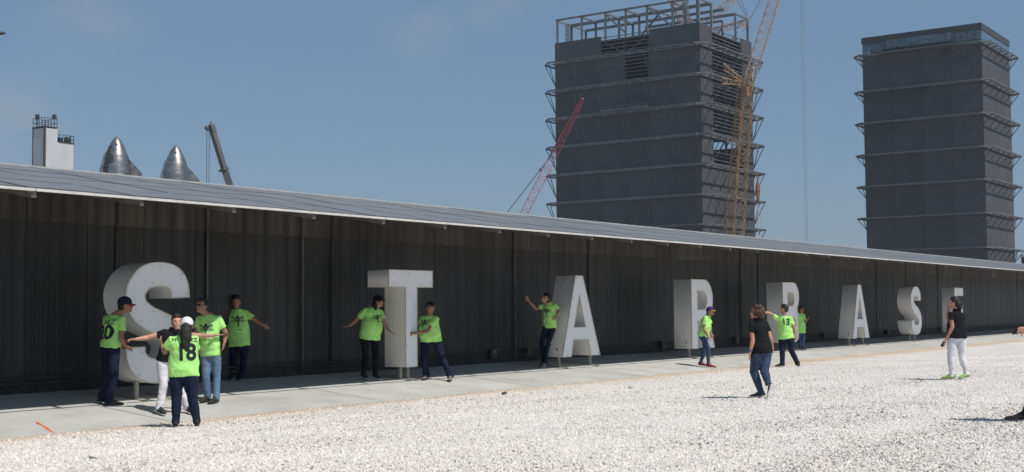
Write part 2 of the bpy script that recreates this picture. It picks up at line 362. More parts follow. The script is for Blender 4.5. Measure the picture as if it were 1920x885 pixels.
# conduit along the foot of the wall, with junction boxes
cnd = empty('conduit_run', (20, 0, 0)); tag(cnd, 'dark conduit pipes with junction boxes along the foot of the wall', 'conduit')
cmt = mat('conduit', (.06, .055, .05), .5, var=.3)
for z in (.16, .25):
    for a, b in ((5, 24.9), (25.6, 39.2), (39.9, 54), (54.6, 112)):
        s = MB(); s.tube((a, -.06, z), (b, -.06, z), .017, n=8); s.build('pipe', cmt, cnd, True)
for x in (925, 992, 1243, 1382, 1545, 1665, 1765):
    X = onY(x, 660, -.09).x; s = MB(); s.box((X-.09, -.13, .10), (X+.09, -.035, .32)); s.box((X-.1, -.137, .31), (X+.1, -.03, .33))
    s.build('junction_box', mat('box_steel', (.10, .095, .085), .6, var=.3), cnd)

# ------------------------------------------------------------------ solar canopy over the wall
ED = 3.66; EZ = 2.963; SL = .182                # eave distance, height, slope
def rz(d): return EZ + SL*(ED-d)               # d measured in front of the wall
roof = empty('solar_canopy', (30, -ED, EZ)); tag(roof, 'sloping grey solar panel canopy with white front rail above the wall', 'canopy')
def panel_mat():
    m = mat('solar_panel', (.19, .19, .192), .5, var=.06, scale=1.5, spec=.5, rnd=.05)
    return m
spm = panel_mat(); frm = mat('panel_frame', (.12, .12, .125), .5)
CW = 1.78; RX0 = 10.34-4*CW; NR = 4; LEN = 5.30; gap = .20
d_hi = ED-gap; rowl = (LEN)/NR
sl = math.hypot(1, SL)
def pmesh(r):
    s = MB(); a = d_hi - r*rowl - .012; b = d_hi - (r+1)*rowl + .012
    x0, x1 = .018, CW-.018
    def q(x, d, h): return (x, -d, rz(d)+h)
    s.cur = 0; s.add([q(x0+.02, a-.02, .004), q(x1-.02, a-.02, .004), q(x1-.02, b+.02, .004), q(x0+.02, b+.02, .004)], [(0, 1, 2, 3)])
    s.cur = 1; vs = [q(x0, a, h) for h in (-.04, 0)]+[q(x1, a, h) for h in (-.04, 0)]+[q(x1, b, h) for h in (-.04, 0)]+[q(x0, b, h) for h in (-.04, 0)]
    s.add(vs, [(0, 2, 3, 1), (2, 4, 5, 3), (4, 6, 7, 5), (6, 0, 1, 7), (1, 3, 5, 7), (0, 6, 4, 2)])
    return s.mesh('solar_panel', [spm, frm])
pms = [pmesh(r) for r in range(NR)]
NC = 62
raf = MB(); a, b = ED-.02, d_hi-LEN+.1
raf.add([(-.04, -a, rz(a)-.12), (.04, -a, rz(a)-.12), (.04, -b, rz(b)-.24), (-.04, -b, rz(b)-.24), (-.04, -a, rz(a)-.045), (.04, -a, rz(a)-.045), (.04, -b, rz(b)-.045), (-.04, -b, rz(b)-.045)],
        [(0, 3, 2, 1), (4, 5, 6, 7), (0, 1, 5, 4), (1, 2, 6, 5), (2, 3, 7, 6), (3, 0, 4, 7)])
rafm = raf.mesh('rafter', mat('rafter_steel', (.13, .115, .10), .6, var=.15))
for k in range(NC):
    x = RX0+k*CW
    for me in pms:
        o = link('solar_panel', me, roof); o.matrix_parent_inverse = Matrix.Identity(4)
        o.location = (x-30, ED, -EZ+random.uniform(-.004, .004))
    o = link('rafter', rafm, roof); o.matrix_parent_inverse = Matrix.Identity(4); o.location = (x-30, ED, -EZ)
XR = RX0+NC*CW
wh = mat('white_rail', (.62, .60, .56), .5, var=.08)
for k in range(0, NC, 4):
    x = RX0+k*CW; s = MB(); s.box((x+.006, -ED-.018, EZ-.03), (x+4*CW-.006, -ED+.018, EZ+.006)); s.build('front_rail', wh, roof)
s = MB(); d = d_hi-LEN; s.box((RX0, -d, rz(d)-.06), (XR, -d+.05, rz(d)+.03)); s.build('top_flashing', mat('flashing', (.5, .49, .47), .5), roof)
for dd in (.4, -1.4):
    s = MB(); s.box((RX0, -dd-.03, rz(dd)-.26), (XR, -dd+.03, rz(dd)-.2)); s.build('purlin', frm, roof)

# ------------------------------------------------------------------ the eight letters
def catm(P, n=7, closed=False):
    out = []; P = [Vector((p[0], p[1], 0)) for p in P]
    Q = [P[0]*2-P[1]]+P+[P[-1]*2-P[-2]]
    for i in range(1, len(Q)-2):
        for k in range(n):
            t = k/n; a, b, c, d = Q[i-1:i+3]
            out.append(.5*((2*b)+(-a+c)*t+(2*a-5*b+4*c-d)*t*t+(-a+3*b-3*c+d)*t**3))
    out.append(P[-1]); return out
def arc(cx, cy, rx, ry, a0, a1, n=12):
    return [(cx+rx*math.cos(R_(a0+(a1-a0)*i/n)), cy+ry*math.sin(R_(a0+(a1-a0)*i/n))) for i in range(n+1)]
def s_outline():
    c = catm([(1.165, 1.42), (1.135, 1.62), (.99, 1.765), (.715, 1.81), (.42, 1.745), (.235, 1.52), (.27, 1.27), (.47, 1.10), (.715, 1.0), (.95, .90), (1.165, .72), (1.205, .48), (1.03, .26), (.715, .20), (.42, .255), (.265, .42), (.235, .60)])
    L, Rr = [], []
    for i, p in enumerate(c):
        t = (c[min(i+1, len(c)-1)]-c[max(i-1, 0)]).normalized()
        if i < 3: t = (t*(i/3)+Vector((-.05, 1, 0))*(1-i/3)).normalized()
        if i > len(c)-4: j = len(c)-1-i; t = (t*(j/3)+Vector((-.05, 1, 0))*(1-j/3)).normalized()
        nn = Vector((-t.y, t.x, 0)); h = .20 if 8 < i < len(c)-8 else .195
        L.append(p+nn*h); Rr.append(p-nn*h)
    return [[(p.x, p.y) for p in L]+[(p.x, p.y) for p in reversed(Rr)]]
H = 2.01
SHP = {
 'S': s_outline(),
 'T': [[(0, H), (0, H-.35), (.53, H-.35), (.53, 0), (.91, 0), (.91, H-.35), (1.43, H-.35), (1.43, H)]],
 'A': [[(0, 0), (.64, H), (.99, H), (1.79, 0), (1.33, 0), (1.22, .41), (.53, .41), (.42, 0)], [(.56, .72), (1.09, .72), (.815, 1.52)]],
 'R': [[(0, 0), (0, H), (.85, H)]+arc(.85, 1.43, .53, .58, 90, -62, 18)+[(1.47, 0), (1.02, 0), (.70, .80), (.40, .80), (.40, 0)], [(.40, 1.13), (.72, 1.13)]+arc(.72, 1.405, .27, .275, -90, 90, 10)+[(.40, 1.68)]],
 'B': [[(0, 0), (0, H), (.88, H)]+arc(.88, 1.53, .50, .48, 90, -40, 12)+[(1.22, 1.10)]+arc(.93, .56, .56, .56, 50, -90, 14), [(.42, 1.22), (.75, 1.22)]+arc(.75, 1.45, .22, .23, -90, 90, 8)+[(.42, 1.68)], [(.42, .35), (.80, .35)]+arc(.80, .60, .25, .25, -90, 90, 8)+[(.42, .85)]],
 'E': [[(0, 0), (0, H), (1.38, H), (1.38, H-.36), (.42, H-.36), (.42, 1.2), (1.25, 1.2), (1.25, .85), (.42, .85), (.42, .36), (1.40, .36), (1.40, 0)]],
}
def curve_mesh(loops, depth, off, name, m, res=None):
    cu = bpy.data.curves.new('c', 'CURVE'); cu.dimensions = '2D'; cu.fill_mode = 'BOTH'; cu.extrude = depth/2; cu.offset = off
    for lp in loops:
        sp = cu.splines.new('POLY'); sp.points.add(len(lp)-1)
        for p, q in zip(sp.points, lp): p.co = (q[0], q[1], 0, 1)
        sp.use_cyclic_u = True
    o = bpy.data.objects.new('c', cu); COL.objects.link(o); dg = bpy.context.evaluated_depsgraph_get()
    me = bpy.data.meshes.new_from_object(o.evaluated_get(dg)); bpy.data.objects.remove(o)
    me.name = name; me.materials.clear(); me.materials.append(m); me.transform(Matrix.Rotation(R_(90), 4, 'X')); return me
lside = mat('letter_side', (.90, .88, .84), .42, var=.02, scale=2.2, bump=.05, bscale=4, spec=.4)
def face_mat():
    m = mat('letter_face', (.90, .895, .92), .35, var=.02, scale=1.6, spec=.5, bump=.04, bscale=3)
    n = m.node_tree.nodes; l = m.node_tree.links; b = n['Principled BSDF']; src = b.inputs['Base Color'].links[0].from_socket
    g_ = n.new('ShaderNodeNewGeometry'); mpn = n.new('ShaderNodeMapping'); mpn.inputs['Scale'].default_value = (3, 3, 1.2); l.new(g_.outputs['Position'], mpn.inputs[0])
    z = n.new('ShaderNodeTexNoise'); z.inputs['Scale'].default_value = 2.5; z.inputs['Detail'].default_value = 9; z.inputs['Roughness'].default_value = .7; l.new(mpn.outputs[0], z.inputs[0])
    r = n.new('ShaderNodeValToRGB'); r.color_ramp.elements[0].position = .22; r.color_ramp.elements[0].color = (.76, .70, .63, 1); r.color_ramp.elements[1].position = .36; r.color_ramp.elements[1].color = (1, 1, 1, 1)
    l.new(z.outputs[0], r.inputs[0]); mx = n.new('ShaderNodeMixRGB'); mx.blend_type = 'MULTIPLY'; mx.inputs[0].default_value = .6
    l.new(src, mx.inputs['Color1']); l.new(r.outputs[0], mx.inputs['Color2']); l.new(mx.outputs[0], b.inputs['Base Color']); return m
lface = face_mat(); legm = mat('leg_steel', (.36, .33, .28), .6, var=.15); rust = mat('rusty_bolt', (.16, .09, .05), .8, var=.3)
ZB = .13; DF = 1.5; DB = .935
def letter(ch, X, lab):
    r = empty('letter_sign', (X, -(DF+DB)/2, gz((DF+DB)/2))); tag(r, lab, 'letter', 'giant white letters standing along the wall')
    W_ = max(p[0] for p in SHP[ch][0])
    me = curve_mesh(SHP[ch], DF-DB, 0, 'shell', lside); me.transform(Matrix.Translation((X, -(DF+DB)/2, ZB))); link('shell', me, r)
    me = curve_mesh(SHP[ch], .012, -.028, 'face', lface); me.transform(Matrix.Translation((X, -DF-.002, ZB))); link('face', me, r)
    # rim bead around the face
    s = MB()
    for lp in SHP[ch]:
        for i in range(len(lp)):
            a, b = Vector((X+lp[i][0], -DF-.004, ZB+lp[i][1])), Vector((X+lp[(i+1) % len(lp)][0], -DF-.004, ZB+lp[(i+1) % len(lp)][1]))
            if (a-b).length > .004: s.bar(a, b, .014, .016, up=(0, 1, 0))
    s.build('trim', mat('letter_trim', (.62, .58, .50), .4, var=.1), r)
    # fixing bolts
    s = MB(); lp = SHP[ch][0]; per = 0; last = -9
    cx = sum(p[0] for p in lp)/len(lp); cz = sum(p[1] for p in lp)/len(lp)
    for i in range(len(lp)):
        a = Vector((*lp[i], 0)); b = Vector((*lp[(i+1) % len(lp)], 0)); L = (b-a).length; t = (b-a)/max(L, 1e-6); nn = Vector((t.y, -t.x, 0))
        k = 0
        while per+L-last > .52:
            need = max(0, last+.52-per); last = per+need
            p = a+t*need
            for sg in (1, -1):
                q = p+nn*(.065*sg); ins = False; m_ = len(lp)
                for e in range(m_):
                    x1, y1 = lp[e]; x2, y2 = lp[(e+1) % m_]
                    if (y1 > q.y) != (y2 > q.y) and q.x < (x2-x1)*(q.y-y1)/(y2-y1)+x1: ins = not ins
                if ins:
                    s.tube((X+q.x, -DF-.016, ZB+q.y), (X+q.x, -DF-.004, ZB+q.y), .008, n=8); break
        per += L
    if s.v: s.build('bolts', rust, r)
    s = MB(); zz = ZB+.16; s.box((X-.006, -(DF+DB)/2-.12, zz), (X+.01, -(DF+DB)/2-.09, zz+.045)) if ch not in 'A' else s.box((X+.05-.006, -(DF+DB)/2-.12, zz), (X+.07, -(DF+DB)/2-.09, zz+.045))
    s.build('cable_port', mat('black_rubber', (.02, .02, .02), .7), r)
    lx = {'S': (.42, 1.02), 'T': (.60, .84), 'A': (.16, 1.62), 'R': (.2, 1.25), 'B': (.3, 1.1), 'E': (.2, 1.2)}[ch]
    for x in lx:
        for dd in (1.30,):
            s = MB(); zz = ZB + (.002 if ch == 'S' else 0); s.box((X+x-.035, -dd-.025, gz(dd)-.0), (X+x+.035, -dd+.025, zz+(.03 if ch == 'S' else 0)))
            s.build('leg', legm, r)
        s = MB(); s.add([(X+x-.05, -1.56, gz(1.56)), (X+x+.05, -1.56, gz(1.56)), (X+x+.05, -.86, gz(.86)), (X+x-.05, -.86, gz(.86)), (X+x-.05, -1.56, gz(1.56)+.022), (X+x+.05, -1.56, gz(1.56)+.022), (X+x+.05, -.86, gz(.86)+.022), (X+x-.05, -.86, gz(.86)+.022)],
                        [(0, 3, 2, 1), (4, 5, 6, 7), (0, 1, 5, 4), (1, 2, 6, 5), (2, 3, 7, 6), (3, 0, 4, 7)]); s.build('foot_plate', legm, r)
    return r
letter('S', 13.50, 'giant white letter S nearest the camera with people gathered around it')
letter('T', 20.09, 'giant white letter T between the two people with outstretched arms')
letter('A', 26.60, 'larger looking white letter A that a boy leans against')
letter('R', 33.52, 'giant white letter R beside the child in a purple cap')
letter('B', 40.10, 'giant white letter B partly hidden by the man numbered 13')
letter('A', 46.50, 'farther white letter A standing alone between the B and the second S')
letter('S', 53.30, 'farther white letter S between the far A and the E')
letter('E', 59.55, 'farthest white letter E mostly hidden behind the woman in white trousers')

# ------------------------------------------------------------------ towers
def lattice(mb, p0, p1, w0, w1, n, r=.12, side=None):
    p0 = Vector(p0); p1 = Vector(p1); t = (p1-p0).normalized(); s = Vector(side or (1, 0, 0)); s = (s-t*s.dot(t)).normalized(); q = t.cross(s); rings = []
    for i in range(n+1):
        c = p0.lerp(p1, i/n); w_ = (w0+(w1-w0)*i/n)/2
        rings.append([c+s*w_+q*w_, c+s*w_-q*w_, c-s*w_-q*w_, c-s*w_+q*w_])
    for j in range(4): mb.bar(rings[0][j], rings[-1][j], r*1.6)
    for i in range(n):
        for j in range(4):
            k = (j+1) % 4
            a, b = (rings[i][j], rings[i+1][k]) if i % 2 == 0 else (rings[i][k], rings[i+1][j])
            mb.bar(a, b, r)
            if i % 2 == 0: mb.bar(rings[i][j], rings[i][k], r*.8)
clad = mat('tower_cladding', (.084, .086, .094), .7, var=.08, scale=.15, rnd=.09, spec=.15)
seam = mat('tower_seam', (.062, .064, .072), .8); steel = mat('galvanised_beam', (.13, .138, .148), .6, var=.15, scale=.4)
dstl = mat('dark_steelwork', (.05, .053, .06), .6, var=.15, scale=.4)
def boxmesh(sx, sy, sz, m, name='cladding_panel'):
    s = MB(); s.box((0, 0, 0), (sx, sy, sz)); return s.mesh(name, m)
def tower(name, lab, X0, X1, Y0, Y1, ZT, lv, off, drop, nx, ny, opens, hole_ok, skip_top=0):
    r = empty(name, (X0, Y0, -.5)); tag(r, lab, 'tower building')
    zs = [0]+list(reversed(lv))+[ZT-skip_top]
    cache = {}
    def place(x, y, z, sx, sy, sz):
        key = (round(sx, 2), round(sy, 2), round(sz, 2))
        if key not in cache: cache[key] = boxmesh(sx, sy, sz, clad)
        o = link('cladding_panel', cache[key], r); o.matrix_parent_inverse = Matrix.Identity(4); o.location = (x-X0, y-Y0, z+.5)
    gp = .03
    ys = [Y0+(Y1-Y0)*i/ny for i in range(ny+1)]
    xs = nx
    for k in range(len(zs)-1):
        z0, z1 = zs[k]+gp, zs[k+1]-gp
        for i in range(ny):
            a, b = ys[i]+gp, ys[i+1]-gp
            if i == 0: a = Y0
            if i == ny-1: b = Y1
            if not any(o[0] == 'W' and o[1] < (a+b)/2 < o[2] and o[3] < (z0+z1)/2 < o[4] for o in opens): place(X0, a, z0, .3, b-a, z1-z0)
            if not any(o[0] == 'E' and o[1] < (a+b)/2 < o[2] and o[3] < (z0+z1)/2 < o[4] for o in opens): place(X1-.3, a, z0, .3, b-a, z1-z0)
        for i in range(len(xs)-1):
            a, b = xs[i]+gp, xs[i+1]-gp
            if i == 0: a = X0+.301
            if i == len(xs)-2: b = X1-.301
            if not any(o[0] == 'S' and o[1] < (a+b)/2 < o[2] and o[3] < (z0+z1)/2 < o[4] for o in opens): place(a, Y0, z0, b-a, .3, z1-z0)
            place(a, Y1-.3, z0, b-a, .3, z1-z0)
    # inner skin behind the seams, left out behind openings
    s = MB()
    for k in range(len(zs)-1):
        z0, z1 = zs[k], zs[k+1]
        for i in range(ny):
            for f, x in (('W', X0+.32), ('E', X1-.34)):
                if not any(o[0] == f and o[1] < (ys[i]+ys[i+1])/2 < o[2] and o[3] < (z0+z1)/2 < o[4] for o in opens): s.box((x, max(ys[i], Y0+.32), z0), (x+.02, min(ys[i+1], Y1-.32), z1))
        for i in range(len(xs)-1):
            for f, y in (('S', Y0+.32), ('N', Y1-.34)):
                if not any(o[0] == f and o[1] < (xs[i]+xs[i+1])/2 < o[2] and o[3] < (z0+z1)/2 < o[4] for o in opens): s.box((max(xs[i], X0+.36), y, z0), (min(xs[i+1], X1-.36), y+.02, z1))
    s.build('inner_skin', seam, r)
    s = MB(); s.box((X0+.35, Y0+.35, ZT-1.6), (X1-.35, Y1-.35, ZT-1.3)); s.build('roof_deck', seam, r)
    # walkways
    ch = off*.95
    def octo(o_):
        c = ch if o_ > .5 else .01
        return [(X0-o_, Y0-o_+c), (X0-o_+c, Y0-o_), (X1+o_-c, Y0-o_), (X1+o_, Y0-o_+c), (X1+o_, Y1+o_-c), (X1+o_-c, Y1+o_), (X0-o_+c, Y1+o_), (X0-o_, Y1+o_-c)]
    outer = octo(off); inner = [(X0-.35, Y0-.35), (X1+.35, Y0-.35), (X1+.35, Y1+.35), (X0-.35, Y1+.35)]
    for z in lv:
        s = MB()
        for i in range(8):
            a, b = outer[i], outer[(i+1) % 8]; s.bar((*a, z), (*b, z), .32, .42)
        for i in range(4):
            a, b = inner[i], inner[(i+1) % 4]; s.bar((*a, z), (*b, z), .3, .4)
        # cross members and zigzag between the wall and the edge
        nY = int((Y1-Y0)/4.5); nX = int((X1-X0)/4.5)
        for i in range(nY+1):
            y = Y0+(Y1-Y0)*i/nY; y2 = Y0+(Y1-Y0)*min(i+1, nY)/nY
            for x, q in ((X0, -1), (X1, 1)):
                s.bar((x, y, z), (x+q*off, min(max(y, Y0), Y1), z), .12 if q < 0 else .2, .16)
                if q > 0 or i in (0, nY-1): s.bar((x, y, z), (x+q*off, y2, z), .14, .16)
        for i in range(nX+1):
            x = X0+(X1-X0)*i/nX; x2 = X0+(X1-X0)*min(i+1, nX)/nX
            for y, q in ((Y0, -1), (Y1, 1)):
                s.bar((x, y, z), (x, y+q*off, z), .2, .25); s.bar((x, y, z), (x2, y+q*off, z), .14, .18)
        wk = s.build('walkway', steel, r)
        if drop:
            for fx, fy in ((-1, 0), (1, 0), (0, -1), (0, 1)):
                key = ('br', fx, fy)
                if key not in cache:
                    q = MB(); q.bar((fx*off, fy*off, 0), (0, 0, -drop), .2); cache[key] = q.mesh('brace', dstl if name == 'far_tower' else mat('brace_steel', (.065, .072, .08), .55, var=.15, scale=.4))
                me = cache[key]
                nb = (ny if fx else max(3, len(xs)))
                for i in range(nb+1):
                    t = i/nb
                    x = (X0 if fx < 0 else X1) if fx else X0+(X1-X0)*t
                    y = (Y0 if fy < 0 else Y1) if fy else Y0+(Y1-Y0)*t
                    if (fx, fy) == (0, 1) and 0 < i < nb: continue
                    o = link('brace', me, wk); o.matrix_parent_inverse = Matrix.Identity(4); o.location = (x, y, z)
    return r
lvL = [82.7, 73.3, 64.0, 54.6, 45.4, 36.1, 26.9, 17.6, 8.3]
A0, A1, B0, B1 = 355.4, 393.6, 159.24, 212.6
xsL = [355.4, 364.0, 371.2, 378.4, 385.6, 393.6]
opL = [('W', 177, 195.2, 82.7, 90), ('W', 177, 186.5, 73.3, 82.7), ('S', 364, 385.6, 45.4, 91), ('E', 159, 177, 54.6, 64)]
TL = tower('dark_tower', 'dark grey tower under construction with open steel frame on its roof', A0, A1, B0, B1, 89.8, lvL, 3.9, 7.2, xsL, 6, opL, True)
# girts across the openings, columns and bracing inside
def bars(parent, p0, p1, wd, m=steel, name='girt'):
    s = MB(); s.bar(p0, p1, wd); return s.build(name, m, parent)
z = 46.6
while z < 89.5:
    if not 51.2 < z < 53.9: bars(TL, (364, B0+.15, z), (385.6, B0+.15, z), .24)
    z += 1.22
z = 74.6
while z < 89.5:
    bars(TL, (A0+.15, 177.1, z), (A0+.15, 195.0 if z > 83 else 186.2, z), .24); z += 1.22
for x, y in ((364.2, B0+.8), (374.6, B0+.8), (385.4, B0+.8), (374.6, B0+11), (385, B0+11)):
    bars(TL, (x, y, 17), (x, y, 88), .6, dstl, 'steel_column')
for y in (177.4, 186.4, 195): bars(TL, (A0+.8, y, 74), (A0+.8, y, 88), .6, dstl, 'steel_column')
bars(TL, (A0+1.2, 195, 88.5), (A0+1.2, 186, 83.2), .4, steel, 'diagonal_brace'); bars(TL, (A0+1.2, 178, 88.5), (A0+1.2, 186, 83.2), .4, steel, 'diagonal_brace')
for zb in (45.6, 55, 64.3, 73.5, 82.9):
    bars(TL, (364.3, B0+1.3, zb), (374.6, B0+1.3, zb+9), .35, dstl, 'diagonal_brace'); bars(TL, (385.3, B0+1.3, zb+9), (374.6, B0+1.3, zb), .35, dstl, 'diagonal_brace')
# floors inside, so the openings look into dark storeys
for zf in (45.5, 64.2, 73.4, 82.8):
    s = MB(); s.box((A0+4, B0+4, zf-.4), (A1-6, B1-2, zf)); s.build('floor_slab', seam, TL)
s = MB(); s.box((A1-.6, B0+.4, 57.2), (A1-.35, 177.5, 64)); s.build('inner_wall', seam, TL)
s = MB(); s.box((A0+6, B0+16, 10), (A1-4, B0+16.4, 88)); s.build('partition', seam, TL)
# steel frame above the roof
ZF = 97.6; ysF = [159.7, 168.8, 177.9, 185.7, 193.3, 202.3, 211.9]
colm = mat('frame_steel', (.17, .185, .205), .55, var=.15, scale=.4)
def pc(x, y, z1, wd=.55): bars(TL, (x, y, 88), (x, y, z1), wd, colm, 'steel_column')
def pbm(a, b, wd=.6): bars(TL, a, b, wd, colm, 'steel_beam')
for y in ysF: pc(A0+.6, y, ZF); 
pbm((A0+.6, ysF[0]-.4, ZF), (A0+.6, ysF[-1]+.4, ZF), .55)
for y in ysF[::1]: pc(A0+9.4, y, ZF, .6) if y not in (177.9,) else None
pbm((A0+9.4, ysF[0], ZF-.3), (A0+9.4, ysF[-1], ZF-.3), .9)
for y in ysF: pbm((A0+.6, y, ZF-.3), (A0+9.4, y, ZF-.3), .5)
for y in (ysF[2], ysF[4], ysF[6]):
    pc(A0+18.6, y, ZF-.3, .6); pbm((A0+9.4, y, ZF-.4), (A0+18.6, y, ZF-.4), .5)
pbm((A0+18.6, ysF[0], ZF-.4), (A0+18.6, ysF[-1], ZF-.4), .8)
pc(382.7, B0+.6, ZF); pc(392.2, B0+.6, ZF, .7); pc(373, B0+.6, ZF-4.2, .6)
pbm((382.7, B0+.6, ZF-.2), (392.2, B0+.6, ZF-.2), .5); pbm((382.7, B0+.6, ZF-.3), (382.7, ysF[4], ZF-.3), .8); pbm((392.2, B0+.6, ZF-.4), (392.2, ysF[4], ZF-3.5), .6)
pbm((373, B0+.6, ZF-4.3), (373, ysF[2], ZF-4.3), .6)
for y0, y1 in ((ysF[4], ysF[3]), (ysF[2], ysF[1]), (ysF[2], ysF[3])):
    pbm((A0+.6, y0, ZF-.6), (A0+.6, y1, 89.8), .5) if y0 > y1 else pbm((A0+9.4, y0, ZF-.6), (A0+9.4, y1, 89.8), .5)
s = MB(); lattice(s, (A0+3.5, 209.6, 90), (A0+3.5, 209.6, 96.5), 1.1, 1.1, 9, .09); s.build('ladder_mast', colm, TL)
pc(A0+1.4, 160.3, 112, .9)
s = MB(); lattice(s, (A0+7, 167.5, 90), (A0+7, 167.5, 112), 1.3, 1.3, 22, .12); s.build('hoist_mast', mat('hoist_grey', (.22, .24, .25), .5), TL)
# hanging stage on the left face
s = MB(); s.box((A0-4.2, 176, 64.4), (A0-2.6, 193, 64.9))
for y in np.arange(176, 193.1, 1.7): s.bar((A0-3.4, y, 64.7), (A0-3.4, y, 65.9), .12)
s.bar((A0-3.4, 176, 65.9), (A0-3.4, 193, 65.9), .12); s.build('work_platform', steel, TL)

C0, C1, D0, D1 = 411.3, 445.2, 89.53, 127.8
lvR = [83.9, 71.9, 61.4, 50.9, 40.6, 30.2, 19.5, 9]
xsR = [411.3, 419.8, 428.3, 436.7, 445.2]
TR = tower('far_tower', 'finished dark grey tower with a glazed top storey at far right', C0, C1, D0, D1, 90, lvR, 2.9, 3.6, xsR, 4, [], True, skip_top=5.1)
s = MB(); s.box((C0-.2, D0-.2, 88.0), (C1+.2, D0+.1, 90.1)); s.box((C0-.2, D0+.1, 88.0), (C0+.1, D1+.2, 90.1)); s.box((C1-.1, D0+.1, 88), (C1+.2, D1+.2, 90.1)); s.box((C0+.1, D1-.1, 88), (C1-.1, D1+.2, 90.1)); s.box((C0+.1, D0+.1, 89.4), (C1-.1, D1-.1, 89.7))
s.build('parapet', mat('parapet_metal', (.05, .053, .06), .5, var=.05), TR)
glm = mat('tinted_glass', (.10, .16, .17), .12, var=.25, scale=.6, spec=.9, rnd=.12); glm2 = mat('sky_reflection_glass', (.09, .16, .28), .06, var=.1, scale=.4, spec=1., rnd=.05)  # right-face panes have the blue of the reflected sky put into their base colour
ngl = 18
for i in range(ngl):
    a = D0+(D1-D0)*i/ngl; b = D0+(D1-D0)*(i+1)/ngl; pr = 1.6 if 4 <= i < 14 else 0
    s = MB(); s.box((C0-pr, a+.06, 85.0 if not pr else 85.3), (C0+.12-pr, b-.06, 87.98)); s.build('pane', glm, TR)
for i in range(10):
    a = C0+(C1-C0)*i/10; b = C0+(C1-C0)*(i+1)/10; s = MB(); s.box((a+.06+(.13 if i == 0 else 0), D0, 84.95), (b-.06, D0+.12, 87.98)); s.build('pane', glm2, TR)
ya, yb = D0+(D1-D0)*4/ngl, D0+(D1-D0)*14/ngl
s = MB(); s.box((C0-3.0, ya-.8, 84.2), (C0-.25, yb+.8, 84.9)); s.build('balcony_deck', mat('deck_black', (.015, .016, .02), .7), TR)
s = MB(); s.box((C0-1.65, ya-.2, 85.0), (C0-.02, ya, 87.97)); s.box((C0-1.65, yb, 85.0), (C0-.02, yb+.2, 87.97)); s.box((C0+2, D0+2, 84.9), (C1-2, D1-2, 88)); s.build('mullion_wall', dstl, TR)
s = MB(); s.box((C0+.15, D0+.15, 84.7), (C1-.15, D1-.15, 84.9)); s.build('floor_slab', seam, TR)
# low annex past the tower's right edge
s = MB(); s.box((446.6, 70, -.5), (520, 88, 17.4)); ax = s.build('annex_building', mat('annex_wall', (.06, .065, .075), .7)); tag(ax, 'low dark building with pale roof edge beside the finished tower', 'building')
s = MB(); s.box((446.4, 69.7, 17.4), (520.2, 88.2, 18.1)); s.build('roof_edge', mat('pale_edge', (.6, .6, .58), .6), ax)

# ------------------------------------------------------------------ cranes
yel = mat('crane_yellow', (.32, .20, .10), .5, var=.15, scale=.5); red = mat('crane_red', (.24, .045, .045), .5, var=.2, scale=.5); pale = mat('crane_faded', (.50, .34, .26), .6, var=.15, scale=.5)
cab = mat('cable_steel', (.10, .11, .12), .5); gry = mat('crane_grey', (.11, .115, .12), .45, var=.15, scale=.3)
yc = empty('yellow_crane', (357, 147, -.5)); tag(yc, 'tall yellow lattice crane standing in front of the unfinished tower', 'crane')
pb = atR(1384, 440, 383); top = atR(1402, 158, 383); dirv = (top-pb).normalized(); base = pb - dirv*((pb.z+.4)/dirv.z)
sdv = Vector((.57, -.82, 0))
s = MB(); lattice(s, base, top, 3.0, 3.0, 28, .12, sdv); s.build('mast', yel, yc)
b2 = atR(1365, 440, 388); t2 = atR(1391, 160, 388); dv = (t2-b2).normalized(); b0 = b2-dv*((b2.z+.4)/dv.z)
s = MB(); lattice(s, b0, t2, 2.4, 2.4, 44, .09, sdv); s.build('back_mast', mat('crane_brown', (.28, .15, .06), .6, var=.2, scale=.5), yc)
jt = atR(1480, -90, 383)
s = MB(); lattice(s, top, jt, 3.0, 2.6, 30, .10, sdv); s.build('jib', pale, yc)
for a, b in (((1402, 158), (1357, 125)), ((1402, 158), (1353, 151))):
    A_, B_ = atR(*a, 382.5), atR(*b, 380)
    for o_ in (-.9, .9):
        s = MB(); s.bar(A_+Vector((0, 0, o_*.3)), B_+Vector((0, 0, o_)), .38); s.build('strut', yel, yc)
    for k in range(1, 6):
        c_ = A_.lerp(B_, k/6); s = MB(); s.bar(c_+Vector((0, 0, -.9)), c_+Vector((.3, -.4, 1.0)), .22); s.build('strut_lacing', yel, yc)
s = MB(); s.bar(atR(1402, 158, 382), atR(1411, 128, 382), .6); s.build('strut', yel, yc)
s = MB(); s.box(tuple(atR(1399, 166, 382)-Vector((1.3, .8, 2.2))), tuple(atR(1399, 166, 382)+Vector((1.3, .8, .4)))); s.build('pivot_head', mat('crane_brown', (.28, .15, .06)), yc)
for a, b in (((1357, 125), (1398, 152)), ((1353, 151), (1357, 125))):
    s = MB(); s.tube(atR(*a, 380.2), atR(*b, 380.6), .1); s.build('cable', cab, yc)
# undercarriage
s = MB()
for o_ in (-4, 4): s.loft([base+Vector((-5, o_, .6)), base+Vector((5, o_, .6))], [(.6, .6), (.6, .6)], n=10)
s.box(tuple(base+Vector((-4, -3, 1.2))), tuple(base+Vector((6, 3, 4)))); s.build('crawler_base', yel, yc)

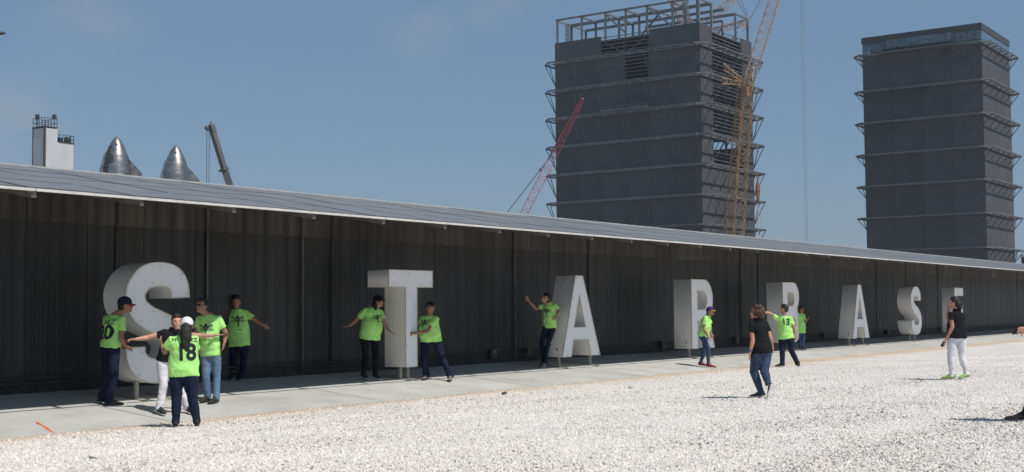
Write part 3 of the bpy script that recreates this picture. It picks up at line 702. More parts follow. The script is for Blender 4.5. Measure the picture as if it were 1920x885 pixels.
bc = empty('background_crane', (400, 200, -.5)); tag(bc, 'pale orange crane booms rising behind the roof frame of the unfinished tower', 'crane')
for a, b, wd in (((1304, 62), (1395, -20), 3.0), ((1300, 66), (1404, 42), 2.2), ((1288, 46), (1258, -15), 3.6)):
    s = MB(); A_, B_ = atR(*a, 428), atR(*b, 430); lattice(s, A_, B_, wd, wd*.8, 14, .16, sdv); s.build('boom', pale, bc)
for a, b in (((1379, -5), (1400, 32)), ((1387, -5), (1402, 30)), ((1428, -5), (1406, 36)), ((1392, 60), (1404, 44))):
    s = MB(); s.tube(atR(*a, 429), atR(*b, 429), .09); s.build('cable', cab, bc)
s = MB(); lattice(s, atR(1302, 70, 429)*1.0, (atR(1302, 70, 429).x, atR(1302, 70, 429).y, -.4), 3, 3, 24, .2, sdv); s.build('mast', pale, bc)

rc = empty('red_crane', (265, 180, -.5)); tag(rc, 'red lattice crane boom leaning up in front of the unfinished tower', 'crane')
rb = atR(980, 405, 330); rt = atR(1092, 187, 330); dv = (rt-rb).normalized(); r0 = rb-dv*((rb.z-2)/dv.z)
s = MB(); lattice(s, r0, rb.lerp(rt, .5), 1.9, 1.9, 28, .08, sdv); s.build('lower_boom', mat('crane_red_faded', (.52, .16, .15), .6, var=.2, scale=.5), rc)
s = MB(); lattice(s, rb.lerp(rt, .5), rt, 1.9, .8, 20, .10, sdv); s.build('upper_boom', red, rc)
s = MB(); s.ell(rt, (.4, .4, .6)); s.build('boom_tip', red, rc, True)
pa = atR(1035, 290, 331); pb_ = atR(948, 402, 331); pz = pb_ + (pb_-pa)*.9
s = MB(); s.tube(pz, pa, .11); s.tube(pa, rt, .08); s.ell(pa.lerp(pb_, .25), (.3, .3, .5)); s.build('cable', cab, rc)
s = MB()
for o_ in (-3, 3): s.loft([r0+Vector((-8, o_, -1.6)), r0+Vector((2, o_, -1.6))], [(.6, .7), (.6, .7)], n=10)
s.box(tuple(r0+Vector((-9, -2.4, -.9))), tuple(r0+Vector((1, 2.4, 1.8)))); s.build('crawler_base', red, rc)

gc = empty('telescopic_crane', (108, 98, -.5)); tag(gc, 'grey telescopic crane boom rising above the canopy right of the rocket noses', 'crane')
gt = atR(398, 243, 147); gb = atR(434, 352, 147); dv = (gt-gb).normalized(); g0 = gb-dv*((gb.z-1.5)/dv.z)
mid = atR(421, 318, 147)
s = MB(); s.bar(g0, mid, .66, .74); s.build('lower_boom', gry, gc)
s = MB(); s.bar(mid, gt, .5, .56); s.build('upper_boom', gry, gc)
for px_, py_ in ((418, 318),):
    s = MB(); c = atR(px_+2, py_, 146.9); s.bar(c-dv*.12, c+dv*.12, .82, .88); s.build('boom_collar', gry, gc)
s = MB(); hp = atR(388, 240, 147); s.bar(gt-dv*.3, gt+dv*.5, .6); s.bar(gt, hp, .3, .55); s.ell(hp, (.28, .28, .28)); s.ell(gt+dv*.4, (.35, .3, .3)); s.bar(gt+dv*.3, gt+dv*.9+Vector((.2, 0, .1)), .12); s.build('boom_head', gry, gc)
for o_ in (0, .32):
    s = MB(); s.tube(hp+Vector((.2*o_, -o_, 0)), Vector((hp.x+.2*o_, hp.y-o_, 5)), .035, n=5); s.build('cable', cab, gc)
s = MB(); s.box(tuple(g0+Vector((-1.3, -5, -2))), tuple(g0+Vector((1.3, 4, .4)))); s.build('carrier', gry, gc)

hk = empty('hanging_hook_block', tuple(atR(1421, 375, 392))); tag(hk, 'orange hook block hanging on cables at the right edge of the unfinished tower', 'hook block')
c = atR(1421, 358, 392); org = mat('hook_orange', (.24, .12, .06), .6, var=.2, scale=1)
s = MB(); s.loft([c+Vector((0, 0, 3.4)), c+Vector((0, 0, 1.5)), c, c-Vector((0, 0, 2.5)), c-Vector((0, 0, 3.6))], [(.12, .12), (.65, .5), (.7, .5), (.45, .35), (.1, .1)], side=sdv, n=8); s.build('block', org, hk)
s = MB(); s.tube(c+Vector((0, 0, 3.2)), atR(1416, 322, 392), .16); s.build('sling', org, hk)
s = MB(); s.tube(c-Vector((0, 0, 3.5)), Vector((c.x, c.y, 2)), .10); s.tube(c+Vector((.5, -.7, -2)), Vector((c.x+.5, c.y-.7, 2)), .08); s.build('cable', mat('pale_rope', (.5, .48, .44), .7), hk)

hl = empty('hoist_lines', tuple(atR(1507, 300, 398))); tag(hl, 'pair of thin vertical crane cables hanging in the sky between the two towers', 'cables')
for px_ in (1510.5, 1514.5):
    c = atR(px_, 440, 398); s = MB(); s.tube((c.x, c.y, 3), (c.x, c.y, 125), .075, n=5); s.build('cable', mat('far_cable', (.30, .34, .40), .6), hl)

# ------------------------------------------------------------------ white building, rockets, lamp
RB = 210
wb = empty('white_building', tuple(atR(100, 320, RB).xy)+(-.5,)); tag(wb, 'white stepped silo tower with railings on both roof levels at far left', 'building')
pC = atR(84, 238, RB); xc, yc_ = pC.x, pC.y                      # near corner between grey and white faces
xr = onY(138, 270, yc_).x; xm = onY(108, 240, yc_).x; yl = onX(62, 238, xc).y
zt1 = onX(84, 239, xc).z; zt2 = onY(137, 270, yc_).z
whm = mat('white_render', (.55, .56, .58), .6, var=.04, scale=.5, stretch=(1, 1, .3)); gdm = mat('rail_dark', (.05, .055, .06), .6, var=.2); rsm = mat('corner_rust', (.12, .08, .07), .7, var=.2)
s = MB(); s.box((xc, yc_, -.5), (xm, yl, zt1)); s.build('tall_block', whm, wb)
s = MB(); s.box((xm+.01, yc_+.01, -.5), (xr, yl, zt2)); s.build('low_block', whm, wb)
s = MB(); s.box((xc-.06, yc_-.06, -.5), (xc+.22, yc_+.22, zt1+.1)); s.build('corner_trim', rsm, wb)
s = MB(); s.box((xc-.05, yl-.1, -.5), (xc+.1, yl+.1, zt1+.1)); s.build('corner_trim', rsm, wb)
def rails(x0, x1, y0, y1, z, name='railing', hgt=1.5):
    s = MB(); s.box((x0-.1, y0-.1, z), (x1+.1, y1+.1, z+.14))
    for i in range(5):
        for y in (y0, y1): x = x0+(x1-x0)*i/4; s.bar((x, y, z), (x, y, z+hgt), .07)
        for x in (x0, x1): y = y0+(y1-y0)*i/4; s.bar((x, y, z), (x, y, z+hgt), .07)
    for q in (.5, 1):
        for a, b in (((x0, y0), (x1, y0)), ((x1, y0), (x1, y1)), ((x1, y1), (x0, y1)), ((x0, y1), (x0, y0))): s.bar((*a, z+hgt*q), (*b, z+hgt*q), .06)
    s.build(name, gdm, wb)
rails(xc, xm-.1, yc_, yl, zt1+.12); rails(xm+.3, xr, yc_, yl, zt2+.02, hgt=1.2)
for x, y in ((xc+.2, yl-.8), (xm-.4, yc_+.3)):
    s = MB(); s.loft([(x, y, zt1+.2), (x, y, zt1+1.5), (x, y, zt1+1.6), (x, y, zt1+2.2), (x, y, zt1+2.3)], [.06, .06, .33, .33, .12], n=8); s.build('roof_beacon', gdm, wb)
s = MB(); s.box((xr-.9, yc_+.5, zt2+.1), (xr-.2, yc_+1.2, zt2+1.0)); s.box((xm+.6, yc_+.5, zt2+.1), (xm+1.3, yc_+1.2, zt2+.8)); s.build('roof_unit', gdm, wb)
s = MB(); s.loft([(xr+1.3, yl-1, -.5), (xr+1.3, yl-1, zt2-4.8), (xr+.4, yl-1, zt2-2.6)], [(.9, .9), (.9, .9), (.1, .1)], n=10); s.build('side_chute', mat('chute_grey', (.16, .17, .19), .6), wb)

stl = mat('stainless_hull', (.36, .345, .33), .38, metal=.9, var=.2, scale=.35, bump=.15, bscale=.8, stretch=(1, 1, 2.2)); tile = mat('heat_tile', (.035, .033, .035), .7, var=.25, scale=1.2)
stl2 = mat('stainless_flap', (.20, .21, .22), .45, metal=.7, var=.3, scale=.5)
def rocket(px_, tip_y, Rr, lab, dark):
    tip = atR(px_, tip_y, Rr); k = tip.z; r = empty('rocket', (tip.x, tip.y, -.5)); tag(r, lab, 'rocket')
    prof = [(0, .15), (.4, .65), (1.5, 1.45), (3, 2.25), (5.7, 3.3), (8.5, 3.85), (11.4, 4.15), (14.5, 4.35), (16, 4.5)]
    view = (tip-CAMP); view.z = 0; view.normalize(); rt_ = Vector((view.y, -view.x, 0))
    s = MB(); n = 40; vs = []
    zs = [(k-d, rr) for d, rr in prof] + [(k-17.8-1.83*i, 4.5) for i in range(int((k-19)/1.83))]
    for i, (z, rr) in enumerate(zs):
        for j in range(n):
            q = 2*math.pi*j/n; vs.append((tip.x+rr*math.cos(q), tip.y+rr*math.sin(q), z))
    top = len(vs); vs.append((tip.x, tip.y, k+.02))
    fs = [(top, (j+1) % n, j) for j in range(n)]; s.cur = 0
    for i in range(len(zs)-1):
        for j in range(n): fs.append((i*n+j, i*n+(j+1) % n, (i+1)*n+(j+1) % n, (i+1)*n+j))
    k0 = len(s.f); s.add(vs, fs)
    if dark:   # black tiles on the side turned left
        for fi, f in enumerate(fs[n:]):
            j = f[0] % n; i = f[0]//n; q = 2*math.pi*(j+.5)/n; v_ = Vector((math.cos(q), math.sin(q), 0))
            lim = -.50 + .22*math.sin(i*1.9)+.15*noise.noise((i*.8, j*.3, 2))
            if i > 2 and v_.dot(rt_) < lim: s.mi[n+fi] = 1
            if i > 3 and v_.dot(rt_) > .88 + .1*noise.noise((i*.7, j, 5)): s.mi[n+fi] = 1
    s.build('hull', [stl, tile], r, True)
    for d in (4.2, 6.4, 9, 11.6, 14.5, 17.8):  # weld rings
        rr = np.interp(d, [a for a, b in prof], [b for a, b in prof]); s = MB(); m_ = 40
        vs = [(tip.x+(rr+e)*math.cos(2*math.pi*j/m_), tip.y+(rr+e)*math.sin(2*math.pi*j/m_), k-d+h) for h, e in ((-.07, 0), (-.04, .05), (.04, .05), (.07, -.02)) for j in range(m_)]
        s.add(vs, [(i*m_+j, i*m_+(j+1) % m_, (i+1)*m_+(j+1) % m_, (i+1)*m_+j) for i in range(3) for j in range(m_)]); s.build('weld_ring', stl, r, True)
    # forward flaps
    def flap(dirv, thick, m, pts):
        nn = Vector((-dirv.y, dirv.x, 0)); s = MB(); vs = []
        for e in (-thick/2, thick/2):
            for a, z in pts: p_ = Vector((tip.x, tip.y, 0))+dirv*a+nn*e; vs.append((p_.x, p_.y, k-z))
        n_ = len(pts); s.add(vs, [tuple(range(n_)), tuple(reversed(range(n_, 2*n_)))]+[(i, i+n_, (i+1) % n_+n_, (i+1) % n_) for i in range(n_)]); s.build('flap', m, r)
    d1 = (rt_*.995 + view*.1).normalized(); d2 = (-rt_*.55 - view*.83).normalized(); d2b = (-rt_*.95 - view*.3).normalized()
    flap(d1, .35, stl2, [(3.0, 6.2), (4.3, 7.4), (7.3, 10.8), (7.4, 17.8), (4.2, 18.5)])
    flap(d2b, .55, stl if not dark else stl2, [(2.6, 4.7), (3.5, 5.0), (5.2, 11.4), (5.6, 17.8), (4.0, 18.5)])
    s = MB(); p_ = Vector((tip.x, tip.y, k-2.6))-view*2.05; s.ell(p_, (.45, .3, .45)); s.build('lifting_point', stl2, r, True)
rocket(219, 256, 400, 'steel rocket nose with black tiles and dark left flap, left of the pair', True)
rocket(330, 272, 415, 'shiny steel rocket nose with bright left flap beside the telescopic crane', False)

# street lamp whose head just enters the frame at the left
lp = atR(-9, 62, 62); s = MB()
lamp = empty('street_lamp', (lp.x-1.6, lp.y+2.3, -.5)); tag(lamp, 'lens shaped lamp head poking in at the upper left edge', 'street lamp')
lv_ = Vector((.57, -.82, 0)); s.ell(lp, (.48, .2, .1), ax=(lv_, Vector((.82, .57, 0)), Vector((0, 0, 1)))); s.build('lamp_head', mat('lamp_dark', (.07, .07, .075), .5), lamp, True)
s = MB(); q0 = lp-lv_*.4; q1 = Vector((lamp.location.x, lamp.location.y, lp.z+.1)); s.tube(q0, q1, .04); s.build('arm', gry, lamp)
s = MB(); s.tube((q1.x, q1.y, -.5), (q1.x, q1.y, lp.z+.2), .1, .06, n=10); s.build('pole', gry, lamp, True)

# ------------------------------------------------------------------ people
def skin(c):
    c = tuple(min(1, x*1.25) for x in c)
    return mat('skin_%d' % int(c[0]*1000), c, .55, var=.10, scale=9, spec=.4)
def cloth(nm, c, b=.35, bs=14, rough=.9): return mat(nm, c, rough, var=.09, scale=7, bump=b, bscale=bs, spec=.15)
neon = cloth('neon_green_cotton', (.46, .90, .25), .8, 9); blk = cloth('black_polo', (.014, .015, .018)); navy = cloth('navy_denim', (.014, .020, .042)); blue = cloth('blue_denim', (.045, .072, .125))
ltbl = cloth('faded_denim', (.13, .20, .30)); whp = cloth('white_cotton', (.72, .70, .74)); black = cloth('black_cloth', (.012, .012, .015)); ink = mat('shirt_print', (.008, .012, .022), .8, var=.1)
hairb = mat('dark_hair', (.012, .010, .009), .5, var=.4, scale=40, bump=.6, bscale=90); hairc = mat('brown_curls', (.10, .042, .024), .5, var=.5, scale=30, bump=.9, bscale=60); hairm = mat('brown_hair', (.035, .022, .015), .5, var=.4, scale=40, bump=.6, bscale=90)
gls = mat('dark_lens', (.01, .01, .012), .12, spec=.8); solew = mat('white_sole', (.6, .6, .58), .7); soleb = mat('dark_sole', (.03, .03, .03), .8)
lipm = mat('lips', (.25, .07, .06), .5); eyem = mat('eye_dark', (.02, .015, .012), .3); eyew = mat('eye_white', (.38, .35, .33), .3); teeth = mat('teeth', (.75, .72, .68), .4)
UP = Vector((0, 0, 1))
def lerp(a, b, t): return Vector(a)*(1-t)+Vector(b)*t
def hand(mb, wr, tip, pn, s, curl=.35, tside=1, spread=.0):
    d = (tip-wr).normalized(); pn = Vector(pn); pn = (pn-d*pn.dot(d)).normalized(); lat = d.cross(pn)*tside
    k = wr+d*(.085*s)
    mb.loft([wr-d*.02*s, wr+d*.02*s, wr+d*.055*s, k], [(.026*s, .02*s), (.034*s, .018*s), (.042*s, .017*s), (.040*s, .014*s)], side=lat, n=10)
    for i, (o_, L) in enumerate(((.031, .072), (.011, .082), (-.010, .077), (-.030, .06))):
        b = k+lat*(o_*s)-d*.01*s; dd = (d+lat*(o_*6*spread)).normalized(); pts = [b]; ang = curl*(.6+.25*i)
        for j in range(3):
            q = (dd*math.cos(ang*(j+.3))+pn*math.sin(ang*(j+.3))).normalized(); pts.append(pts[-1]+q*(L*s*(.42, .32, .26)[j]))
        mb.loft(pts, [.0105*s, .010*s, .0095*s, .007*s], n=6)
    b = wr+d*.03*s+lat*.028*s; mb.loft([b, b+(d*.5+lat*.8).normalized()*.035*s, b+(d*.5+lat*.8).normalized()*.035*s+(d*.85+lat*.3+pn*.3).normalized()*.035*s], [.015*s, .012*s, .009*s], n=6)
def wrap(shirt_o, loops_me, C, sd, up, nr, name, m, parent):
    me = shirt_o.data; bvh = BVHTree.FromPolygons([v.co for v in me.vertices], [p.vertices[:] for p in me.polygons])
    b = bmesh.new(); b.from_mesh(loops_me)
    bmesh.ops.triangulate(b, faces=b.faces)
    for _ in range(2):
        ed = [e for e in b.edges if e.calc_length() > .03]
        if ed: bmesh.ops.subdivide_edges(b, edges=ed, cuts=1); bmesh.ops.triangulate(b, faces=b.faces)
    kill = []
    for v in b.verts:
        h = bvh.ray_cast(C+sd*v.co.x+up*v.co.y+nr*.6, -nr)
        if h[0] is None: kill.append(v)
        else: v.co = h[0]+nr*.005+h[1]*.002
    bmesh.ops.delete(b, geom=kill, context='VERTS')
    me2 = bpy.data.meshes.new(name); b.to_mesh(me2); b.free(); me2.materials.clear(); me2.materials.append(m)
    return link(name, me2, parent)
def text_me(t, size, bold=.012, xs=1.):
    cu = bpy.data.curves.new('t', 'FONT'); cu.body = t; cu.size = size; cu.align_x = 'CENTER'; cu.align_y = 'CENTER'; cu.offset = bold*size
    o = bpy.data.objects.new('t', cu); COL.objects.link(o); dg = bpy.context.evaluated_depsgraph_get(); me = bpy.data.meshes.new_from_object(o.evaluated_get(dg)); bpy.data.objects.remove(o)
    me.transform(Matrix.Diagonal((xs, 1, 1, 1))); return me
def logo_me():
    s = MB(); n = 16
    def disc(cx, cy, r): s.add([(cx+r*math.cos(2*math.pi*i/n), cy+r*math.sin(2*math.pi*i/n), 0) for i in range(n)], [tuple(range(n))])
    def ring(cx, cy, a, b, rot, w_):
        vs = []
        for i in range(20):
            q = 2*math.pi*i/20
            for f in (1, 0):
                x, y = (a-w_*f)*math.cos(q), (b-w_*f)*math.sin(q); vs.append((cx+x*math.cos(rot)-y*math.sin(rot), cy+x*math.sin(rot)+y*math.cos(rot), 0))
        s.add(vs, [(2*i, 2*((i+1) % 20), 2*((i+1) % 20)+1, 2*i+1) for i in range(20)])
    disc(0, .075, .024)
    for q in (-1, 1):
        ring(q*.062, .045, .055, .017, q*R_(38), .008); ring(q*.066, .005, .050, .017, q*R_(6), .008)
        s.add([(q*.006, .045, 0), (q*.10, .095, 0), (q*.108, .088, 0), (q*.012, .03, 0)], [(0, 1, 2, 3)])
        s.add([(q*.004, .045, 0), (q*.022, .045, 0), (q*.009, -.10, 0), (q*.002, -.10, 0)], [(0, 1, 2, 3)])
    s.add([(-.062, -.150, 0), (.062, -.150, 0), (.062, -.141, 0), (-.062, -.141, 0)], [(0, 1, 2, 3)])
    return s.mesh('logo', ink)
def person(label, crop, base, S, shoulder, hip, head, yawS, yawH, yawHd, arms, legs, top='tee', topm=None, legm_=None, skinc=(.36, .19, .12), hair='short', hairmat=None, cap=None, glasses=False,
           sw=.185, hw=.165, bel=.12, chest=.12, shoe=None, sole=None, prints=(), pitch=0, roll=0, smile=False, phone=None, belly=0, hem=-.06, sleeve=.62, shortleg=0, band=None):
    ox, oy, k = crop
    B = onG(*base); n = Vector((B.x, B.y+CD, 0)).normalized(); T = -n; Rt = Vector((n.y, -n.x, 0))
    def J(p):
        u, v, dp = (*p, 0)[:3]; r = ray(ox+u/k, oy+v/k); q = B+T*dp
        t = (q-CAMP).dot(n)/r.dot(n); return CAMP+r*t
    def fw(y): return T*math.cos(R_(y))+Rt*math.sin(R_(y))
    root = empty('person', tuple(B)); tag(root, label, 'person')
    Sc, Hc, Hd = J(shoulder), J(hip), J(head)
    fS, fH = fw(yawS), fw(yawH)
    spine = (Sc-Hc).normalized()
    rS = fS.cross(UP).normalized(); rH = fH.cross(UP).normalized()
    tiltv = (spine*.6+UP*.4).normalized(); rS = (rS-tiltv*rS.dot(tiltv)).normalized()
    s = S/1.7; sh = {1: Sc+rS*sw*.80*s-spine*.012*s, -1: Sc-rS*sw*.80*s-spine*.012*s}; hj = {1: Hc+rH*hw*.52*s, -1: Hc-rH*hw*.52*s}
    skm = skin(skinc)
    body = MB()
    # torso
    ring = []; rad = []; sides = []
    L = (Sc-Hc).length
    def torso(mb, grow, t0, full=True):
        hemw = (hw+grow); pts = []; rd = []; sd = []
        prof = [(t0, hemw+ (.004 if t0 < 0 else 0), bel*.93+grow), (.10, hw*.99+grow, bel+grow), (.30, hw*.96+grow+belly*.2, bel+grow+belly*.45), (.52, hw*.95+grow+belly*.15, bel*1.0+grow+belly*.35), (.74, sw*.90+grow, chest+grow), (.90, sw*.93+grow, chest*.9+grow), (1.0, sw*.80+grow*.6, chest*.72+grow*.5), (1.10, sw*.44+grow*.5, chest*.56+grow*.5), (1.16, .070+grow*.6, .065+grow*.6)]
        for t, a, b in prof:
            if t < t0 or (grow > 0 and t > 1.12): continue
            side = (rH*(1-min(1, max(0, t)))+rS*min(1, max(0, t))).normalized(); f_ = (fH*(1-min(1, max(0, t)))+fS*min(1, max(0, t))).normalized()
            off = f_*((belly*.4+.02)*s if .15 < t < .7 else 0)
            pts.append(Hc+(Sc-Hc)*t+off); rd.append((a*s, b*s)); sd.append(side)
        mb.loft(pts, rd, side=sd, n=20)
    torso(body, -.025, .05)
    nb = Sc+spine*.03*s
    hup = (UP*math.cos(R_(pitch))+fw(yawHd)*math.sin(R_(-pitch)) + fw(yawHd).cross(UP)*math.sin(R_(roll))).normalized(); hf = fw(yawHd); hf = (hf-hup*hf.dot(hup)).normalized(); hr = hf.cross(hup)
    hb = Hd-hup*.075*s-hf*.012*s
    body.loft([nb, lerp(nb, hb, .5), hb+hup*.02*s], [(.062*s, .062*s), (.055*s, .055*s), (.055*s, .058*s)], n=12)
    # head
    hs_ = s*1.06
    vs = []; fs = []; m_, n2 = 16, 20
    def hp_(a, q):
        x, y, z = math.sin(a)*math.cos(q), math.sin(a)*math.sin(q), math.cos(a)
        w_ = 1-.30*max(0, -z)**1.3; X = .076*x*w_; Y = .096*y*(1-.16*max(0, -z) if y > 0 else 1-.32*max(0, -z)); Z = .118*z
        if y > 0 and z < -.1: Y += .012*max(0, 1-abs(z+.75)*2.2)*y
        return X, Y, Z
    hv = [(0, 0, .118)]
    for i in range(1, m_):
        for j in range(n2): hv.append(hp_(math.pi*i/m_, 2*math.pi*j/n2))
    hv.append((0, 0, -.112))
    hv = [Hd+hr*(x*hs_)+hf*(y*hs_)+hup*(z*hs_) for x, y, z in hv]
    for j in range(n2): fs.append((0, 1+j, 1+(j+1) % n2)); fs.append((len(hv)-1, 1+(m_-2)*n2+(j+1) % n2, 1+(m_-2)*n2+j))
    for i in range(m_-2):
        for j in range(n2): fs.append((1+i*n2+j, 1+(i+1)*n2+j, 1+(i+1)*n2+(j+1) % n2, 1+i*n2+(j+1) % n2))
    body.add(hv, fs)
    def HP(x, y, z): return Hd+hr*(x*hs_)+hf*(y*hs_)+hup*(z*hs_)
    body.loft([HP(0, .086, .02), HP(0, .099, -.012), HP(0, .105, -.03), HP(0, .090, -.04)], [.008*s, .011*s, .014*s, .012*s], n=8)
    body.ell(HP(0, .078, -.090), (.026*s, .020*s, .020*s), ax=(hr, hf, hup)); body.ell(HP(0, .080, -.060), (.030*s, .019*s, .020*s), ax=(hr, hf, hup)); body.ell(HP(0, .084, .032), (.05*s, .014*s, .012*s), ax=(hr, hf, hup))
    for q in (-1, 1): body.ell(HP(q*.078, -.008, -.012), (.010*s, .018*s, .032*s), ax=(hr, hf, hup)); body.ell(HP(q*.038, .075, -.03), (.02*s, .015*s, .018*s), ax=(hr, hf, hup))
    # arms and hands
    el = {}; wr = {}
    for q, key in ((1, 'R'), (-1, 'L')):
        e, wv, hd = J(arms[key][0]), J(arms[key][1]), J(arms[key][2]); el[q], wr[q] = e, wv
        a0 = sh[q]; ar = arms.get('r', 1.)
        body.loft([a0, lerp(a0, e, .35), lerp(a0, e, .8), e, lerp(e, wv, .28), lerp(e, wv, .75), wv], [.046*s*ar, .052*s*ar, .043*s*ar, .041*s*ar, .043*s*ar, .031*s, .026*s], n=12)
        pn = arms[key][3] if len(arms[key]) > 3 else None
        pnv = (T*pn[2]+Rt*pn[0]+UP*pn[1]) if pn else (-rS*q*.6 - UP*.3 + fS*.2)
        hand(body, wv, hd, pnv, s, arms[key][4] if len(arms[key]) > 4 else .4, q)
    # legs
    kn = {}; an = {}; to = {}; lr0 = legs.get('r', 1.)*.9
    for q, key in ((1, 'R'), (-1, 'L')):
        kn[q], an[q], to[q] = (J(p) for p in legs[key]); h_ = hj[q]
        if legs.get('air') != q:
            gr0 = gz(-an[q].y)+(.022 if -an[q].y > 3.5 else .002); an[q].z = min(max(an[q].z, gr0+.07*s), gr0+.10*s)
        body.loft([h_, lerp(h_, kn[q], .5), kn[q], lerp(kn[q], an[q], .35), an[q], an[q]-UP*.03*s], [.07*s*lr0, .07*s*lr0, .052*s*lr0, .05*s*lr0, .034*s, .035*s], n=12)
    remesh(body, 'body', skm, .0085*s, 2, root)
    # trousers
    tm = legm_; tr = MB(); lr = legs.get('r', 1.)
    tr.loft([Hc+spine*.13*s, Hc+spine*.05*s, Hc-UP*.03*s, Hc-UP*.09*s], [((hw-.025)*s, (bel*.86)*s), ((hw-.014)*s, (bel*.92)*s), ((hw-.006)*s, (bel*.97)*s), ((hw*.80)*s, (bel*.72)*s)], side=rH, n=18)
    for q in (1, -1):
        h_ = hj[q]; kk = kn[q]; aa = an[q]; dn = (aa-kk).normalized(); fl = legs.get('flare', .062)
        tr.loft([h_, lerp(h_, kk, .25), lerp(h_, kk, .6), kk, lerp(kk, aa, .4), lerp(kk, aa, .8), aa+dn*.025*s], [(hw*.51*s, bel*.84*s), (.098*s*lr, .102*s*lr), (.082*s*lr, .086*s*lr), (.068*s*lr, .069*s*lr), (.064*s*lr, .066*s*lr), (fl*.92*s, fl*.95*s), (fl*s, fl*s)], side=rH, n=14)
    def fold(c): return .007*noise.noise((c.x*9, c.y*9, c.z*16))+.004*noise.noise((c.x*22, c.y*22, c.z*30))
    remesh(tr, 'trousers', tm, .014*s, 2, root, fold)
    # shirt
    st = MB(); torso(st, .019, hem)
    for q in (1, -1):
        a0 = sh[q]; e = el[q]; wide = 1.0 if top == 'tee' else .93
        st.loft([a0-rS*q*.05*s, a0, lerp(a0, e, sleeve*.5), lerp(a0, e, sleeve*.95), lerp(a0, e, sleeve)], [(.055*s, .062*s), (.066*s, .070*s), (.068*s*wide, .066*s*wide), (.076*s*wide, .068*s*wide), (.075*s*wide, .067*s*wide)], n=14)
    def fold2(c): return .015*noise.noise((c.x*7, c.y*7, c.z*9))+.009*(.5-abs(noise.noise((c.x*11+c.z*8, c.y*11, c.z*13))))*1.2-.004
    shirt = remesh(st, 'shirt' if top == 'tee' else 'polo_shirt', topm, .013*s, 3, root, fold2)
    if top == 'polo':
        c_ = MB(); nb2 = Sc+(Sc-Hc)*.10; c_.loft([nb2, nb2+spine*.05*s], [(.092*s, .088*s), (.076*s, .072*s)], side=rS, n=16); c_.build('collar', topm, shirt, True)
    for pr in prints:
        kind, txt, size, cx, cz, face = pr[:6]; nr = fS*face; sdv_ = UP.cross(nr).normalized() if True else rS
        upv = spine; C_ = Hc+(Sc-Hc)*cz+sdv_*cx*s
        me = logo_me() if kind == 'logo' else text_me(txt, size*s, .03 if kind == 'num' else 0, pr[6] if len(pr) > 6 else 1)
        if kind == 'logo': me.transform(Matrix.Scale(size*s, 4))
        wrap(shirt, me, C_, sdv_, upv, nr, 'number_print' if kind == 'num' else 'logo_print' if kind == 'logo' else 'name_print', ink, shirt)
    # shoes
    for q in (1, -1):
        a = an[q]; t_ = to[q]; d = t_-a; dn = (a-kn[q]).normalized(); d = d.normalized(); heel = a+dn*.07*s+T*.03*s+Rt*.045*s if legs.get('air') == q else Vector((a.x, a.y, a.z-.055*s))
        upn = UP if legs.get('air') != q else (-T*.9-Rt*.42).normalized()
        f = (d-upn*d.dot(upn)).normalized(); sd_ = f.cross(upn)
        L_ = .275*s*legs.get('foot', 1); h0 = heel-f*.06*s
        if legs.get('air') != q:
            gr = gz(-h0.y)+(.022 if -h0.y > 3.5 else .002); h0.z = max(gr, min(h0.z, gr+.035)) ; 
            tipz = gr; f = (f+UP*((tipz-h0.z)/L_)).normalized()
        sm_ = MB(); so_ = MB()
        sm_.loft([h0+upn*.028*s-f*.004, h0+f*.03*s+upn*.062*s, h0+f*.075*s+upn*.068*s, h0+f*.13*s+upn*.052*s, h0+f*.19*s+upn*.036*s, h0+f*(L_-.02*s)+upn*.03*s, h0+f*L_+upn*.024*s],
                 [(.02*s, .02*s), (.036*s, .045*s), (.038*s, .05*s), (.042*s, .038*s), (.045*s, .026*s), (.036*s, .018*s), (.014*s, .008*s)], side=sd_, n=12)
        so_.loft([h0+upn*.014*s, h0+f*.03*s+upn*.014*s, h0+f*.10*s+upn*.014*s, h0+f*.19*s+upn*.014*s, h0+f*(L_-.03*s)+upn*.014*s, h0+f*(L_+.005)+upn*.016*s], [(.022*s, .012*s), (.036*s, .014*s), (.034*s, .014*s), (.048*s, .014*s), (.038*s, .013*s), (.012*s, .009*s)], side=sd_, n=12)
        a_ = sm_.build('shoe', shoe, root, True); so_.build('sole', sole, a_, True)
    # face
    for q in (-1, 1):
        e_ = MB(); e_.ell(HP(q*.031, .0815, .008), (.011*s, .006*s, .0045*s), ax=(hr, hf, hup), n=8, m=6); eo = e_.build('eye', eyew, root, True)
        e_ = MB(); e_.ell(HP(q*.031, .0855, .008), (.0065*s, .003*s, .005*s), ax=(hr, hf, hup), n=8, m=6); e_.build('iris', eyem, eo, True)
        e_ = MB(); e_.ell(HP(q*.032, .087, .028), (.018*s, .005*s, .004*s), ax=(hr, hf, hup), n=8, m=6); e_.build('eyebrow', hairb, root, True)
    mo = MB(); mo.ell(HP(0, .0965, -.061), ((.026 if smile else .022)*s, .006*s, .008*s), ax=(hr, hf, hup), n=10, m=6); mo_ = mo.build('mouth', lipm, root, True)
    if smile: mo = MB(); mo.ell(HP(0, .100, -.060), (.02*s, .004*s, .005*s), ax=(hr, hf, hup), n=10, m=6); mo.build('teeth', teeth, mo_, True)
    if glasses:
        g_ = MB()
        for q in (-1, 1): g_.ell(HP(q*.034, .098, .006), (.028*s, .007*s, .02*s), ax=(hr, hf, hup), n=12, m=8); g_.bar(HP(q*.06, .088, .01), HP(q*.082, -.005, .008), .006*s)
        g_.bar(HP(-.012, .1, .01), HP(.012, .1, .01), .007*s); g_.build('sunglasses', gls, root, True)
    # hair
    hm = hairmat or hairb; hh = MB(); ax = (hr, hf, hup)
